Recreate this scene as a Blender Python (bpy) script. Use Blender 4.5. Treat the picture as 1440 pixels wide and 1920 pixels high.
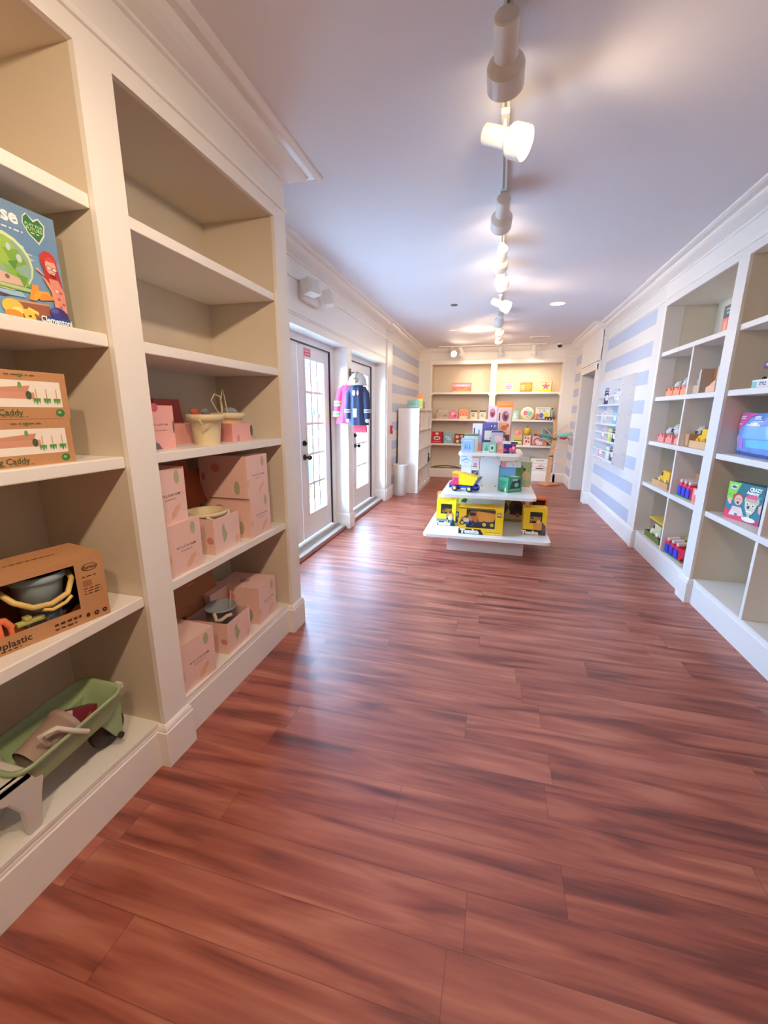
import bpy, bmesh, math, random
from mathutils import Vector, Matrix, Euler
random.seed(7)
PI = math.pi
for o in list(bpy.data.objects): bpy.data.objects.remove(o)
SC = bpy.context.scene
COL = SC.collection
RAD = math.radians

# ------------------------------------------------------------------ camera
cam_d = bpy.data.cameras.new('camera')
cam_d.sensor_fit = 'VERTICAL'; cam_d.sensor_height = 36.0; cam_d.sensor_width = 27.0
cam_d.lens = 36.0 * 783.47 / 1920.0
cam_d.clip_start = 0.02; cam_d.clip_end = 200
cam = bpy.data.objects.new('camera', cam_d); COL.objects.link(cam)
YAW, PITCH, ROLL = RAD(14.715), RAD(13.491), RAD(0.411)
_cy, _sy, _cp, _sp = math.cos(YAW), math.sin(YAW), math.cos(PITCH), math.sin(PITCH)
_f = Vector((-_sy*_cp, _cy*_cp, -_sp)); _r = Vector((_cy, _sy, 0)); _u = _r.cross(_f)
_cr, _sr = math.cos(ROLL), math.sin(ROLL)
_rt = _cr*_r + _sr*_u; _up = -_sr*_r + _cr*_u
cam.matrix_world = Matrix(((_rt.x, _up.x, -_f.x, 0), (_rt.y, _up.y, -_f.y, 0), (_rt.z, _up.z, -_f.z, 1.5), (0, 0, 0, 1)))
SC.camera = cam

# ------------------------------------------------------------------ world, exposure, lights
SC.view_settings.view_transform = 'Standard'; SC.view_settings.look = 'None'
SC.view_settings.gamma = 1.0; SC.view_settings.use_curve_mapping = False
SC.view_settings.exposure = 0.56
SC.cycles.use_denoising = True
SC.cycles.max_bounces = 7; SC.cycles.diffuse_bounces = 4; SC.cycles.glossy_bounces = 3
SC.cycles.transparent_max_bounces = 12; SC.cycles.sample_clamp_indirect = 6.0
SC.cycles.caustics_reflective = False; SC.cycles.caustics_refractive = False
W = bpy.data.worlds.new('world'); SC.world = W; W.use_nodes = True
wn = W.node_tree; bg = wn.nodes['Background']
tc = wn.nodes.new('ShaderNodeTexCoord'); sepw = wn.nodes.new('ShaderNodeSeparateXYZ'); rw = wn.nodes.new('ShaderNodeValToRGB')
wn.links.new(tc.outputs['Generated'], sepw.inputs[0]); wn.links.new(sepw.outputs['Z'], rw.inputs[0]); wn.links.new(rw.outputs[0], bg.inputs['Color'])
rw.color_ramp.elements[0].color = (0.34, 0.61, 1.0, 1); rw.color_ramp.elements[1].color = (0.42, 0.66, 1.0, 1)
WORLD_STRENGTH = 31.0
SPOT_W = 31.0          # watts of one track head
DOWN_W = 26.0          # watts of one recessed downlight
WARM = (1.0, 0.77, 0.52)
bg.inputs['Strength'].default_value = WORLD_STRENGTH

def light(kind, name, loc, energy, color=(1, 1, 1), aim=None, **kw):
    l = bpy.data.lights.new(name, kind); l.energy = energy; l.color = color
    for k, v in kw.items():
        setattr(l, k, v)
    o = bpy.data.objects.new(name, l); COL.objects.link(o); o.location = loc
    if aim is not None:
        o.rotation_euler = Vector(aim).to_track_quat('-Z', 'Y').to_euler()
    return o
def portal(name, loc, aim, sx, sy):
    o = light('AREA', name, loc, 1.0, aim=aim, shape='RECTANGLE', size=sx, size_y=sy)
    o.data.cycles.is_portal = True
    return o
portal('door_daylight_portal', (-2.10, 4.05, 1.15), (1, 0, 0), 1.75, 2.2)
portal('door_daylight_portal', (-2.10, 5.95, 1.15), (1, 0, 0), 1.75, 2.2)
light('SUN', 'daylight_sun', (-6, -2, 5), 14.0, (.52, .78, 1.0), aim=(.30, .93, -.16), angle=RAD(22))

# ------------------------------------------------------------------ materials
MATS = {}
def lin(h):
    h = h.lstrip('#'); out = []
    for i in (0, 2, 4):
        c = int(h[i:i+2], 16)/255.0
        out.append(c/12.92 if c <= 0.04045 else ((c+0.055)/1.055)**2.4)
    return out
def mat(col, rough=0.55, kind='plain'):
    key = (col, rough, kind)
    if key in MATS: return MATS[key]
    m = bpy.data.materials.new(kind + '_' + col.lstrip('#')); m.use_nodes = True
    nt = m.node_tree; b = nt.nodes['Principled BSDF']
    c = lin(col); b.inputs['Base Color'].default_value = (*c, 1); b.inputs['Roughness'].default_value = rough
    def noise(scale, det=2):
        t = nt.nodes.new('ShaderNodeTexCoord'); n = nt.nodes.new('ShaderNodeTexNoise')
        n.inputs['Scale'].default_value = scale; n.inputs['Detail'].default_value = det
        nt.links.new(t.outputs['Object'], n.inputs['Vector']); return n
    def vary(n, amt):
        r = nt.nodes.new('ShaderNodeValToRGB')
        r.color_ramp.elements[0].position = 0.3; r.color_ramp.elements[1].position = 0.7
        r.color_ramp.elements[0].color = (*[x*(1-amt) for x in c], 1); r.color_ramp.elements[1].color = (*[min(1, x*(1+amt)) for x in c], 1)
        nt.links.new(n.outputs['Fac'], r.inputs[0]); nt.links.new(r.outputs[0], b.inputs['Base Color'])
    def bump(n, st, dist=0.002):
        bm_ = nt.nodes.new('ShaderNodeBump'); bm_.inputs['Strength'].default_value = st; bm_.inputs['Distance'].default_value = dist
        nt.links.new(n.outputs['Fac'], bm_.inputs['Height']); nt.links.new(bm_.outputs[0], b.inputs['Normal'])
    if kind == 'paint':
        n = noise(160, 3); bump(n, 0.06); vary(noise(1.3), 0.015)
    elif kind == 'card':
        n = noise(90, 4); vary(n, 0.05)
    elif kind == 'wood':
        t = nt.nodes.new('ShaderNodeTexCoord'); mp = nt.nodes.new('ShaderNodeMapping'); mp.inputs['Scale'].default_value = (30, 30, 3)
        n = nt.nodes.new('ShaderNodeTexNoise'); n.inputs['Scale'].default_value = 2; n.inputs['Detail'].default_value = 4
        nt.links.new(t.outputs['Object'], mp.inputs[0]); nt.links.new(mp.outputs[0], n.inputs['Vector']); vary(n, 0.12)
    elif kind == 'cloth':
        n = noise(400, 2); bump(n, 0.3); vary(noise(8), 0.12); b.inputs['Sheen Weight'].default_value = 0.3
    elif kind == 'plush':
        n = noise(120, 5); bump(n, 0.9, 0.006); vary(n, 0.1); b.inputs['Sheen Weight'].default_value = 0.5
    elif kind == 'metal':
        b.inputs['Metallic'].default_value = 1.0; vary(noise(60), 0.05)
    elif kind == 'plastic':
        vary(noise(3), 0.03); b.inputs['Specular IOR Level'].default_value = 0.5
    elif kind == 'clear':
        b.inputs['Alpha'].default_value = 0.35; b.inputs['Specular IOR Level'].default_value = 0.8; vary(noise(5), 0.02)
    elif kind == 'film':
        b.inputs['Alpha'].default_value = 0.05; b.inputs['Specular IOR Level'].default_value = 0.9; vary(noise(5), 0.02)
    else:
        vary(noise(12), 0.025)
    MATS[key] = m; return m
def emit(name, color, strength):
    if name in MATS: return MATS[name]
    m = bpy.data.materials.new(name); m.use_nodes = True; nt = m.node_tree
    b = nt.nodes['Principled BSDF']; b.inputs['Emission Color'].default_value = (*color, 1); b.inputs['Emission Strength'].default_value = strength
    b.inputs['Base Color'].default_value = (1, 1, 1, 1)
    MATS[name] = m; return m
def glass_mat():
    m = bpy.data.materials.new('window_glass'); m.use_nodes = True; nt = m.node_tree
    for n in list(nt.nodes): nt.nodes.remove(n)
    out = nt.nodes.new('ShaderNodeOutputMaterial'); mix = nt.nodes.new('ShaderNodeMixShader')
    tr = nt.nodes.new('ShaderNodeBsdfTransparent'); tr.inputs[0].default_value = (0.95, 0.98, 0.97, 1)
    gl = nt.nodes.new('ShaderNodeBsdfGlossy'); gl.inputs['Roughness'].default_value = 0.02
    fr = nt.nodes.new('ShaderNodeLayerWeight'); fr.inputs['Blend'].default_value = 0.12
    nt.links.new(fr.outputs['Fresnel'], mix.inputs[0]); nt.links.new(tr.outputs[0], mix.inputs[1]); nt.links.new(gl.outputs[0], mix.inputs[2]); nt.links.new(mix.outputs[0], out.inputs[0])
    return m
GLASS = glass_mat()

def floor_mat():
    m = bpy.data.materials.new('laminate_floor'); m.use_nodes = True; nt = m.node_tree; N = nt.nodes; L = nt.links
    b = N['Principled BSDF']
    t = N.new('ShaderNodeTexCoord'); s = N.new('ShaderNodeSeparateXYZ'); L.new(t.outputs['Object'], s.inputs[0])
    def M_(op, a, b_=None, c=None):
        n = N.new('ShaderNodeMath'); n.operation = op
        for i, v in enumerate((a, b_, c)):
            if v is None: continue
            if isinstance(v, (int, float)): n.inputs[i].default_value = v
            else: L.new(v, n.inputs[i])
        return n.outputs[0]
    PW, PL = 0.1645, 1.22
    ry = M_('DIVIDE', M_('SUBTRACT', s.outputs['Y'], 0.0735), PW)
    row = M_('FLOOR', ry); fy = M_('SUBTRACT', ry, row)
    wn1 = N.new('ShaderNodeTexWhiteNoise'); wn1.noise_dimensions = '1D'; L.new(row, wn1.inputs['W'])
    rx = M_('ADD', M_('DIVIDE', s.outputs['X'], PL), M_('MULTIPLY', wn1.outputs['Value'], 7.3))
    colm = M_('FLOOR', rx); fx = M_('SUBTRACT', rx, colm)
    idv = M_('ADD', M_('MULTIPLY', row, 17.17), M_('MULTIPLY', colm, 3.71))
    wn2 = N.new('ShaderNodeTexWhiteNoise'); wn2.noise_dimensions = '1D'; L.new(idv, wn2.inputs['W'])
    cb = N.new('ShaderNodeCombineXYZ')
    L.new(M_('ADD', M_('MULTIPLY', s.outputs['X'], 1.15), M_('MULTIPLY', wn2.outputs['Value'], 3.0)), cb.inputs[0])
    L.new(M_('MULTIPLY', s.outputs['Y'], 11.0), cb.inputs[1]); L.new(M_('MULTIPLY', wn2.outputs['Value'], 1.2), cb.inputs[2])
    n1 = N.new('ShaderNodeTexNoise'); n1.inputs['Scale'].default_value = 1.35; n1.inputs['Detail'].default_value = 3; n1.inputs['Distortion'].default_value = 0.7; n1.inputs['Roughness'].default_value = 0.45
    L.new(cb.outputs[0], n1.inputs['Vector'])
    cb2 = N.new('ShaderNodeCombineXYZ')
    L.new(M_('MULTIPLY', s.outputs['X'], 5.0), cb2.inputs[0]); L.new(M_('MULTIPLY', s.outputs['Y'], 95.0), cb2.inputs[1]); L.new(wn2.outputs['Value'], cb2.inputs[2])
    n2 = N.new('ShaderNodeTexNoise'); n2.inputs['Scale'].default_value = 1.0; n2.inputs['Detail'].default_value = 3; L.new(cb2.outputs[0], n2.inputs['Vector'])
    grain = M_('ADD', M_('ADD', M_('MULTIPLY', n1.outputs['Fac'], 0.86), M_('MULTIPLY', n2.outputs['Fac'], 0.16)), M_('MULTIPLY', M_('SUBTRACT', wn2.outputs['Value'], 0.5), 0.06))
    r = N.new('ShaderNodeValToRGB'); e = r.color_ramp.elements
    e[0].position = 0.30; e[0].color = (*lin('#5c271e'), 1); e[1].position = 0.68; e[1].color = (*lin('#b87058'), 1)
    for p, c in ((0.40, '#7c382a'), (0.48, '#974b39'), (0.57, '#a55a45')):
        x = e.new(p); x.color = (*lin(c), 1)
    L.new(grain, r.inputs[0])
    # seams
    def edge(f, w):
        d = M_('MINIMUM', f, M_('SUBTRACT', 1.0, f)); return M_('LESS_THAN', d, w)
    seam = M_('MAXIMUM', edge(fy, 0.0075), edge(fx, 0.0011))
    mix = N.new('ShaderNodeMix'); mix.data_type = 'RGBA'; L.new(M_('MULTIPLY', seam, 0.55), mix.inputs['Factor'])
    L.new(r.outputs[0], mix.inputs['A']); mix.inputs['B'].default_value = (*lin('#4a221c'), 1)
    L.new(mix.outputs['Result'], b.inputs['Base Color'])
    rr = N.new('ShaderNodeMapRange'); rr.inputs['To Min'].default_value = 0.32; rr.inputs['To Max'].default_value = 0.44; L.new(n2.outputs['Fac'], rr.inputs[0]); L.new(rr.outputs[0], b.inputs['Roughness'])
    b.inputs['Specular IOR Level'].default_value = 0.85
    bp = N.new('ShaderNodeBump'); bp.inputs['Strength'].default_value = 0.12; bp.inputs['Distance'].default_value = 0.001
    L.new(M_('SUBTRACT', n2.outputs['Fac'], M_('MULTIPLY', seam, 2.0)), bp.inputs['Height']); L.new(bp.outputs[0], b.inputs['Normal'])
    return m

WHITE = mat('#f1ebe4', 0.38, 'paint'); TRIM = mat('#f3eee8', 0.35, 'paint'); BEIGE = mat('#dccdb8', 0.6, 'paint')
WALLC = mat('#ebe4dc', 0.6, 'paint'); STRIPE = mat('#c0c6d6', 0.6, 'paint'); CEIL = mat('#e9e4e6', 0.8, 'paint')
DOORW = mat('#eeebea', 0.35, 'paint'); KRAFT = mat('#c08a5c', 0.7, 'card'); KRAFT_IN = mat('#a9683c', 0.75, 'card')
BLACK = mat('#16151a', 0.4); PURE = mat('#fbfafa', 0.4)

# ------------------------------------------------------------------ mesh collector
class MB:
    def __init__(s, T=None):
        s.v = []; s.f = []; s.mi = []; s.sm = []; s.mats = []; s.T = T or Matrix(); s.layer = 0
    def _m(s, m):
        if isinstance(m, str): m = mat(m)
        if m not in s.mats: s.mats.append(m)
        return s.mats.index(m)
    def add(s, verts, faces, m, smooth=False):
        k = len(s.v); i = s._m(m)
        s.v += [tuple(s.T @ Vector(p)) for p in verts]
        for f in faces: s.f.append([k+q for q in f]); s.mi.append(i); s.sm.append(smooth)
        return s
    def box(s, x0, x1, y0, y1, z0, z1, m):
        v = [(x, y, z) for z in (z0, z1) for y in (y0, y1) for x in (x0, x1)]
        return s.add(v, [(0, 2, 3, 1), (4, 5, 7, 6), (0, 1, 5, 4), (2, 6, 7, 3), (0, 4, 6, 2), (1, 3, 7, 5)], m)
    def rings(s, rings, m, smooth=True, cap0=True, cap1=True):
        n = len(rings[0]); v = [p for r in rings for p in r]; f = []
        for i in range(len(rings)-1):
            for j in range(n):
                a = i*n+j; b = i*n+(j+1) % n
                f.append((a, b, b+n, a+n))
        s.add(v, f, m, smooth)
        if cap0: s.add(rings[0][::-1], [tuple(range(n))], m)
        if cap1: s.add(rings[-1], [tuple(range(n))], m)
        return s
    def lathe(s, prof, loc, m, seg=24, axis=(0, 0, 1), sx=1, sy=1, smooth=True, cap0=False, cap1=False):
        q = Vector((0, 0, 1)).rotation_difference(Vector(axis).normalized()); L = Vector(loc)
        R = [[tuple(L + q @ Vector((r*sx*math.cos(2*PI*k/seg), r*sy*math.sin(2*PI*k/seg), z))) for k in range(seg)] for r, z in prof]
        return s.rings(R, m, smooth, cap0, cap1)
    def cyl(s, p0, p1, r, m, r1=None, seg=16, caps=True):
        p0 = Vector(p0); p1 = Vector(p1); d = p1-p0
        return s.lathe([(r, 0), (r if r1 is None else r1, d.length)], p0, m, seg, d, cap0=caps, cap1=caps)
    def tube(s, pts, r, m, seg=8):
        P = [Vector(p) for p in pts]; R = []; n = None
        for i, p in enumerate(P):
            d = (P[min(i+1, len(P)-1)] - P[max(i-1, 0)]).normalized()
            if n is None: n = d.orthogonal().normalized()
            n = (n - d*n.dot(d)).normalized(); b = d.cross(n)
            rr = r[i] if isinstance(r, (list, tuple)) else r
            R.append([tuple(p + rr*(math.cos(2*PI*k/seg)*n + math.sin(2*PI*k/seg)*b)) for k in range(seg)])
        return s.rings(R, m)
    def ball(s, c, r, m, sx=1, sy=1, sz=1, seg=14):
        pr = [(max(1e-4, r*math.sin(PI*k/8)), -r*sz*math.cos(PI*k/8)) for k in range(9)]
        return s.lathe(pr, c, m, seg, sx=sx, sy=sy)
    def prism(s, poly, y0, y1, m, smooth=False):
        """poly in local x,z extruded along y"""
        n = len(poly); v = [(x, y0, z) for x, z in poly] + [(x, y1, z) for x, z in poly]
        f = [tuple(range(n)), tuple(range(2*n-1, n-1, -1))] + [(i, i+n, (i+1) % n+n, (i+1) % n) for i in range(n)]
        return s.add(v, f, m, smooth)
    # ---- printing on a face: frame = (origin, u, v, n, width, height)
    def face(s, o, u, v, w, h):
        s.fr = (Vector(o), Vector(u), Vector(v), Vector(u).cross(Vector(v)), w, h); s.layer = 1; return s
    def _p(s, a, b):
        o, u, v, n, w, h = s.fr
        return tuple(o + u*(a*w) + v*(b*h) + n*(0.0004+0.00012*s.layer))
    def art(s, items):
        for it in items:
            k = it[0]
            if k == 'r': s.add([s._p(it[1], it[2]), s._p(it[3], it[2]), s._p(it[3], it[4]), s._p(it[1], it[4])], [(0, 1, 2, 3)], it[5])
            elif k == 'e':
                s.add([s._p(it[1]+it[3]*math.cos(2*PI*q/18), it[2]+it[4]*math.sin(2*PI*q/18)) for q in range(18)], [tuple(range(18))], it[5])
            elif k == 'p': s.add([s._p(*q) for q in it[1]], [tuple(range(len(it[1])))], it[2])
            elif k == 't': s.text(*it[1:])
            elif k == 'l':   # a thin line of text-like strokes: x0,x1,z,height,colour
                x = it[1]
                while x < it[2]:
                    w_ = random.uniform(.012, .04); s.add([s._p(x, it[3]), s._p(min(x+w_, it[2]), it[3]), s._p(min(x+w_, it[2]), it[3]+it[4]), s._p(x, it[3]+it[4])], [(0, 1, 2, 3)], it[5]); x += w_+.012
            s.layer += 1
        return s
    def text(s, txt, cx, cz, size, col, bold=0.0, sx=1.0, shear=0.0, align='CENTER'):
        """size is the letter height as a fraction of the face height"""
        o, u, v, n, w, h = s.fr
        cu = bpy.data.curves.new('t', 'FONT'); cu.body = txt; cu.size = size*h*1.38; cu.align_x = align; cu.align_y = 'CENTER'
        cu.offset = bold*cu.size*0.04; cu.shear = shear; cu.resolution_u = 2
        if txt == 'WILLOW+SIM': cu.space_character = 1.3
        ob = bpy.data.objects.new('t', cu); COL.objects.link(ob)
        dg = bpy.context.evaluated_depsgraph_get(); me = bpy.data.meshes.new_from_object(ob.evaluated_get(dg))
        pts = [tuple(o + u*(cx*w + p.co.x*sx) + v*(cz*h + p.co.y) + n*(0.0004+0.00012*s.layer)) for p in me.vertices]
        if pts: s.add(pts, [tuple(p.vertices) for p in me.polygons], col)
        bpy.data.objects.remove(ob); bpy.data.curves.remove(cu); bpy.data.meshes.remove(me)
    def build(s, name, parent=None, loc=(0, 0, 0), rz=0, bevel=0, bseg=2, **kw):
        me = bpy.data.meshes.new(name); me.from_pydata(s.v, [], s.f)
        for m in s.mats: me.materials.append(m)
        me.polygons.foreach_set('material_index', s.mi); me.polygons.foreach_set('use_smooth', s.sm); me.update()
        o = bpy.data.objects.new(name, me); COL.objects.link(o); o.location = loc; o.rotation_euler = (0, 0, rz)
        if parent: o.parent = parent
        if bevel:
            b = o.modifiers.new('bevel', 'BEVEL'); b.width = bevel; b.segments = bseg; b.limit_method = 'ANGLE'; b.angle_limit = RAD(40)
        tag(o, **kw); return o
def tag(o, label=None, cat=None, group=None, kind=None):
    if label: o['label'] = label
    if cat: o['category'] = cat
    if group: o['group'] = group
    if kind: o['kind'] = kind
    return o
def thing(name, label, cat, loc=(0, 0, 0), rz=0, group=None):
    o = bpy.data.objects.new(name, None); COL.objects.link(o); o.location = loc; o.rotation_euler = (0, 0, rz); o.empty_display_size = 0.05
    return tag(o, label, cat, group)
def struct(name, mb, **kw):
    return mb.build(name, kind='structure', **kw)
def copy_tree(o, parent=None):
    c = o.copy(); COL.objects.link(c)
    if parent: c.parent = parent
    for ch in list(o.children): copy_tree(ch, c)
    return c
def sweep(m, path, prof, material):
    """profile (out, z) swept along a plan path, room on the right-hand side, mitred"""
    P = [Vector(p) for p in path]; R = []
    for i, p in enumerate(P):
        d1 = (P[i]-P[i-1]).normalized() if i else None; d2 = (P[i+1]-P[i]).normalized() if i < len(P)-1 else None
        n1 = Vector((d1.y, -d1.x)) if d1 else None; n2 = Vector((d2.y, -d2.x)) if d2 else None
        if n1 is None: off = n2
        elif n2 is None: off = n1
        else: off = (n1+n2)/max(0.2, 1+n1.dot(n2))
        R.append([(p.x+off.x*a, p.y+off.y*a, z) for a, z in prof])
    m.rings(R, material, smooth=False); return m

CEIL_Z = 2.86
LX, RX, BY = -1.28, 1.59, 9.88
# ------------------------------------------------------------------ floor, ceiling, walls
struct('floor', MB().box(-1.84, 2.1, -2.5, 10.4, -0.06, 0.0, floor_mat()).box(2.1, 3.6, 7.0, 10.2, -0.06, -0.002, floor_mat()))
c = MB().box(-2.3, 3.7, -2.5, 10.5, CEIL_Z, CEIL_Z+0.1, CEIL)
struct('ceiling', c)
m = MB()   # wall with the two glazed door openings
DT = 2.25
for y0, y1, z0, z1 in ((2.54, 2.95, 0, CEIL_Z), (5.025, 5.18, 0, CEIL_Z), (6.86, 9.95, 0, CEIL_Z), (2.95, 5.025, DT, CEIL_Z), (5.18, 6.86, DT, CEIL_Z)):
    m.box(-2.03, -1.79, y0, y1, z0, z1, WALLC if y0 > 6.8 else TRIM)
m.box(-1.80, -1.772, 6.90, 7.24, 0, 2.66, TRIM)
BANDS = [(2.447, 2.607), (2.12, 2.28), (1.82, 1.975), (1.497, 1.65), (1.178, 1.33), (.845, .995), (.545, .695), (.215, .37)]
for a, b in BANDS:
    m.add([(-1.7893, 7.28, a), (-1.7893, 9.84, a), (-1.7893, 9.84, b), (-1.7893, 7.28, b)], [(0, 1, 2, 3)], STRIPE)
# small panel mould on the pier, beads over the doors
for z in (2.325, 2.345): m.box(-1.79, -1.783, 2.54, 6.9, z, z+0.008, TRIM)
struct('wall_left', m)
struct('wall_left_rear', MB().box(-1.95, -1.80, -2.5, 2.6, 0, CEIL_Z, WALLC))
m = MB()
m.box(RX+0.01, 1.75, 5.182, 7.62, 0, CEIL_Z, WALLC)
for a, b in BANDS:
    m.add([(1.5994, 5.475, a), (1.5994, 7.60, a), (1.5994, 7.60, b), (1.5994, 5.475, b)], [(0, 1, 2, 3)], STRIPE)
m.box(1.52, 1.75, 7.62, 7.82, 0, CEIL_Z, WALLC); m.box(1.52, 1.75, 9.00, 9.9, 0, CEIL_Z, WALLC); m.box(1.52, 1.75, 7.82, 9.00, 2.19, CEIL_Z, WALLC)
for a, b in BANDS:
    m.add([(1.5194, 9.22, a), (1.5194, 9.86, a), (1.5194, 9.86, b), (1.5194, 9.22, b)], [(0, 1, 2, 3)], STRIPE)
struct('wall_right', m)
struct('wall_right_rear', MB().box(2.06, 2.16, -2.5, 5.2, 0, CEIL_Z, WALLC))
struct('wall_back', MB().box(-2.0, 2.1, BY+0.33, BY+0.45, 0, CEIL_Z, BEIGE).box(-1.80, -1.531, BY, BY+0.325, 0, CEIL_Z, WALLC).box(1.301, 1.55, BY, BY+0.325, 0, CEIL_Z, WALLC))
m = MB(); m.box(-2.0, 2.16, -2.45, -2.3, 0, CEIL_Z, WALLC)
struct('wall_front', m)
# side room behind the cased doorway
struct('wall_side_room', MB().box(3.3, 3.4, 7.0, 10.1, 0, CEIL_Z, WALLC).box(1.75, 3.4, 7.0, 7.1, 0, CEIL_Z, WALLC).box(1.75, 3.4, 10.0, 10.1, 0, CEIL_Z, WALLC))
# doorway casing
m = MB()
for y0, y1 in ((7.73, 7.82), (9.00, 9.09)):
    m.box(1.500, 1.52, y0, y1, 0, 2.28, TRIM); m.box(1.492, 1.50, y0+(0.0 if y0 < 8 else .065), y0+(0.025 if y0 < 8 else .09), 0, 2.28, TRIM)
m.box(1.498, 1.52, 7.73, 9.09, 2.19, 2.28, TRIM); m.box(1.485, 1.52, 7.72, 9.10, 2.28, 2.305, TRIM)
struct('trim_1', m, bevel=.002)

# crown moulding round the whole room (one continuous run) and the bead under the frieze
CROWN = [(0, 2.772), (0.014, 2.776), (0.016, 2.788), (0.035, 2.793), (0.062, 2.802), (0.088, 2.815), (0.102, 2.829), (0.108, 2.842), (0.138, 2.842), (0.150, 2.836), (0.170, 2.846), (0.172, CEIL_Z), (0, CEIL_Z)]
BEAD = [(0, 2.622), (0.010, 2.624), (0.013, 2.632), (0.006, 2.637), (0.010, 2.645), (0, 2.650)]
PERIM = [(LX, -2.2), (LX, 2.54), (-1.79, 2.54), (-1.79, 6.90), (-1.772, 6.90), (-1.772, 7.24), (-1.79, 7.24), (-1.79, BY), (1.52, BY), (1.52, 9.14), (1.50, 9.14), (1.50, 7.62), (1.60, 7.62), (1.60, 5.19), (RX, 5.19), (RX, -2.2)]
struct('trim_2', sweep(MB(), PERIM, CROWN, TRIM))
struct('trim_3', sweep(MB(), PERIM, BEAD, TRIM))
struct('trim_4', MB().box(1.49, 1.53, 7.62, 9.14, 2.32, CEIL_Z-.01, TRIM))
BASE = [(0, 0), (0.018, 0), (0.018, 0.165), (0.014, 0.170), (0.014, 0.178), (0.010, 0.190), (0.003, 0.198), (0, 0.200)]
struct('baseboard_left', sweep(sweep(MB(), [(-1.97, 6.86), (-1.79, 6.86), (-1.79, 6.90), (-1.772, 6.90), (-1.772, 7.24), (-1.79, 7.24), (-1.79, BY), (-1.52, BY)], BASE, TRIM), [(-1.97, 5.18), (-1.79, 5.18), (-1.79, 5.025), (-1.97, 5.025)][::-1], BASE, TRIM))
struct('baseboard_right', sweep(MB(), [(1.52, 7.73), (1.52, 7.62), (1.60, 7.62), (1.60, 5.19), (RX, 5.19)], BASE, TRIM))
struct('baseboard_back', sweep(MB(), [(1.27, BY), (1.52, BY), (1.52, 9.09)], BASE, TRIM))

# ------------------------------------------------------------------ the glazed doors
def door_leaf(n, y0, y1, g0, g1, knob_y, sign):
    x0, x1 = -2.03, -1.98; z0, z1 = 0.10, 2.17; gz0, gz1 = 0.37, 2.03
    m = MB()
    m.box(x0, x1, y0, g0, z0, z1, DOORW).box(x0, x1, g1, y1, z0, z1, DOORW).box(x0, x1, g0, g1, z0, gz0, DOORW).box(x0, x1, g0, g1, gz1, z1, DOORW)
    d = m.build('door_%d' % n, kind='structure', bevel=.003)
    mu = MB(); cw = (g1-g0)/3; rh = (gz1-gz0)/5
    for k in (1, 2): mu.box(-2.008, -1.990, g0+k*cw-.019, g0+k*cw+.019, gz0, gz1, DOORW)
    for k in (1, 2, 3, 4): mu.box(-2.0081, -1.9899, g0, g1, gz0+k*rh-.014, gz0+k*rh+.014, DOORW)
    mu.box(-1.985, -1.974, g0-.025, g0, gz0-.025, gz1+.025, DOORW).box(-1.985, -1.974, g1, g1+.025, gz0-.025, gz1+.025, DOORW).box(-1.985, -1.974, g0, g1, gz0-.025, gz0, DOORW).box(-1.985, -1.974, g0, g1, gz1, gz1+.025, DOORW)
    mu.build('muntins', d)
    MB().add([(-2.002, g0, gz0), (-2.002, g1, gz0), (-2.002, g1, gz1), (-2.002, g0, gz1)], [(0, 1, 2, 3)], GLASS).build('glass_pane', d)
    if knob_y:
        dk = mat('#3b3634', .3, 'metal')
        MB().cyl((-1.98, knob_y, 1.016), (-1.968, knob_y, 1.016), .032, dk, seg=20).cyl((-1.968, knob_y, 1.016), (-1.93, knob_y, 1.016), .011, dk).ball((-1.915, knob_y, 1.016), .027, dk).build('door_knob', d)
        MB().cyl((-1.98, knob_y, 1.165), (-1.962, knob_y, 1.165), .030, dk, seg=20).box(-1.962, -1.945, knob_y-.004, knob_y+.004, 1.15, 1.18, dk).build('deadbolt', d)
    if sign:
        s = MB(); s.face((-1.9795, sign-.075, 2.055), (0, 1, 0), (0, 0, 1), .17, .085)
        s.art([('r', 0, 0, 1, 1, '#c8324e'), ('r', .03, .06, .97, .94, '#f1b9bf'), ('r', .06, .12, .94, .88, '#d0405a'), ('t', 'EMERGENCY', .5, .67, .19, '#ffffff', .6, .95), ('t', 'EXIT ONLY', .5, .32, .19, '#ffffff', .6, .95)])
        s.build('exit_sign', d, label='pink and white emergency exit sign')
    return d
door_leaf(1, 3.25, 4.06, 3.42, 3.90, None, None)
door_leaf(2, 4.07, 4.885, 4.235, 4.725, 4.145, 4.29)
door_leaf(3, 5.20, 5.755, 5.33, 5.62, None, None)
door_leaf(4, 5.765, 6.62, 5.90, 6.48, 5.835, None)
m = MB()
DK = mat('#2a2026', .5)
for a, b in ((2.95, 5.025), (5.18, 6.86)):
    e0 = 3.24 if a < 3 else 5.19; e1 = 4.893 if a < 3 else 6.63
    m.box(-2.04, -1.965, a, e0, 0.0, DT, DOORW).box(-2.04, -1.965, e1, b, 0.0, DT, DOORW).box(-2.04, -1.965, e0, e1, 2.178, DT, DOORW)
    m.box(-1.985, -1.962, e0, e1, 2.171, 2.180, DK).box(-1.985, -1.962, e1-.004, e1+.006, .1, 2.178, DK)
    m.box(-1.97, -1.955, e1+.035, e1+.05, .1, DT-.05, DOORW)
struct('trim_5', m, bevel=.0)
m = MB(); SILL = mat('#cfc9c4', .35, 'metal'); SW = mat('#dedad6', .4, 'paint')
for a, b in ((2.95, 5.01), (5.19, 6.84)):
    m.box(-2.15, -1.94, a, b, 0, .088, SW).box(-1.94, -1.90, a, b, 0, .060, SILL).box(-1.90, -1.84, a, b, 0, .048, SW)
    m.prism([(-1.84, 0), (-1.822, 0), (-1.822, .018), (-1.84, .036)], a, b, mat('#7a3a30', .35, 'wood'))
struct('trim_6', m)

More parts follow.
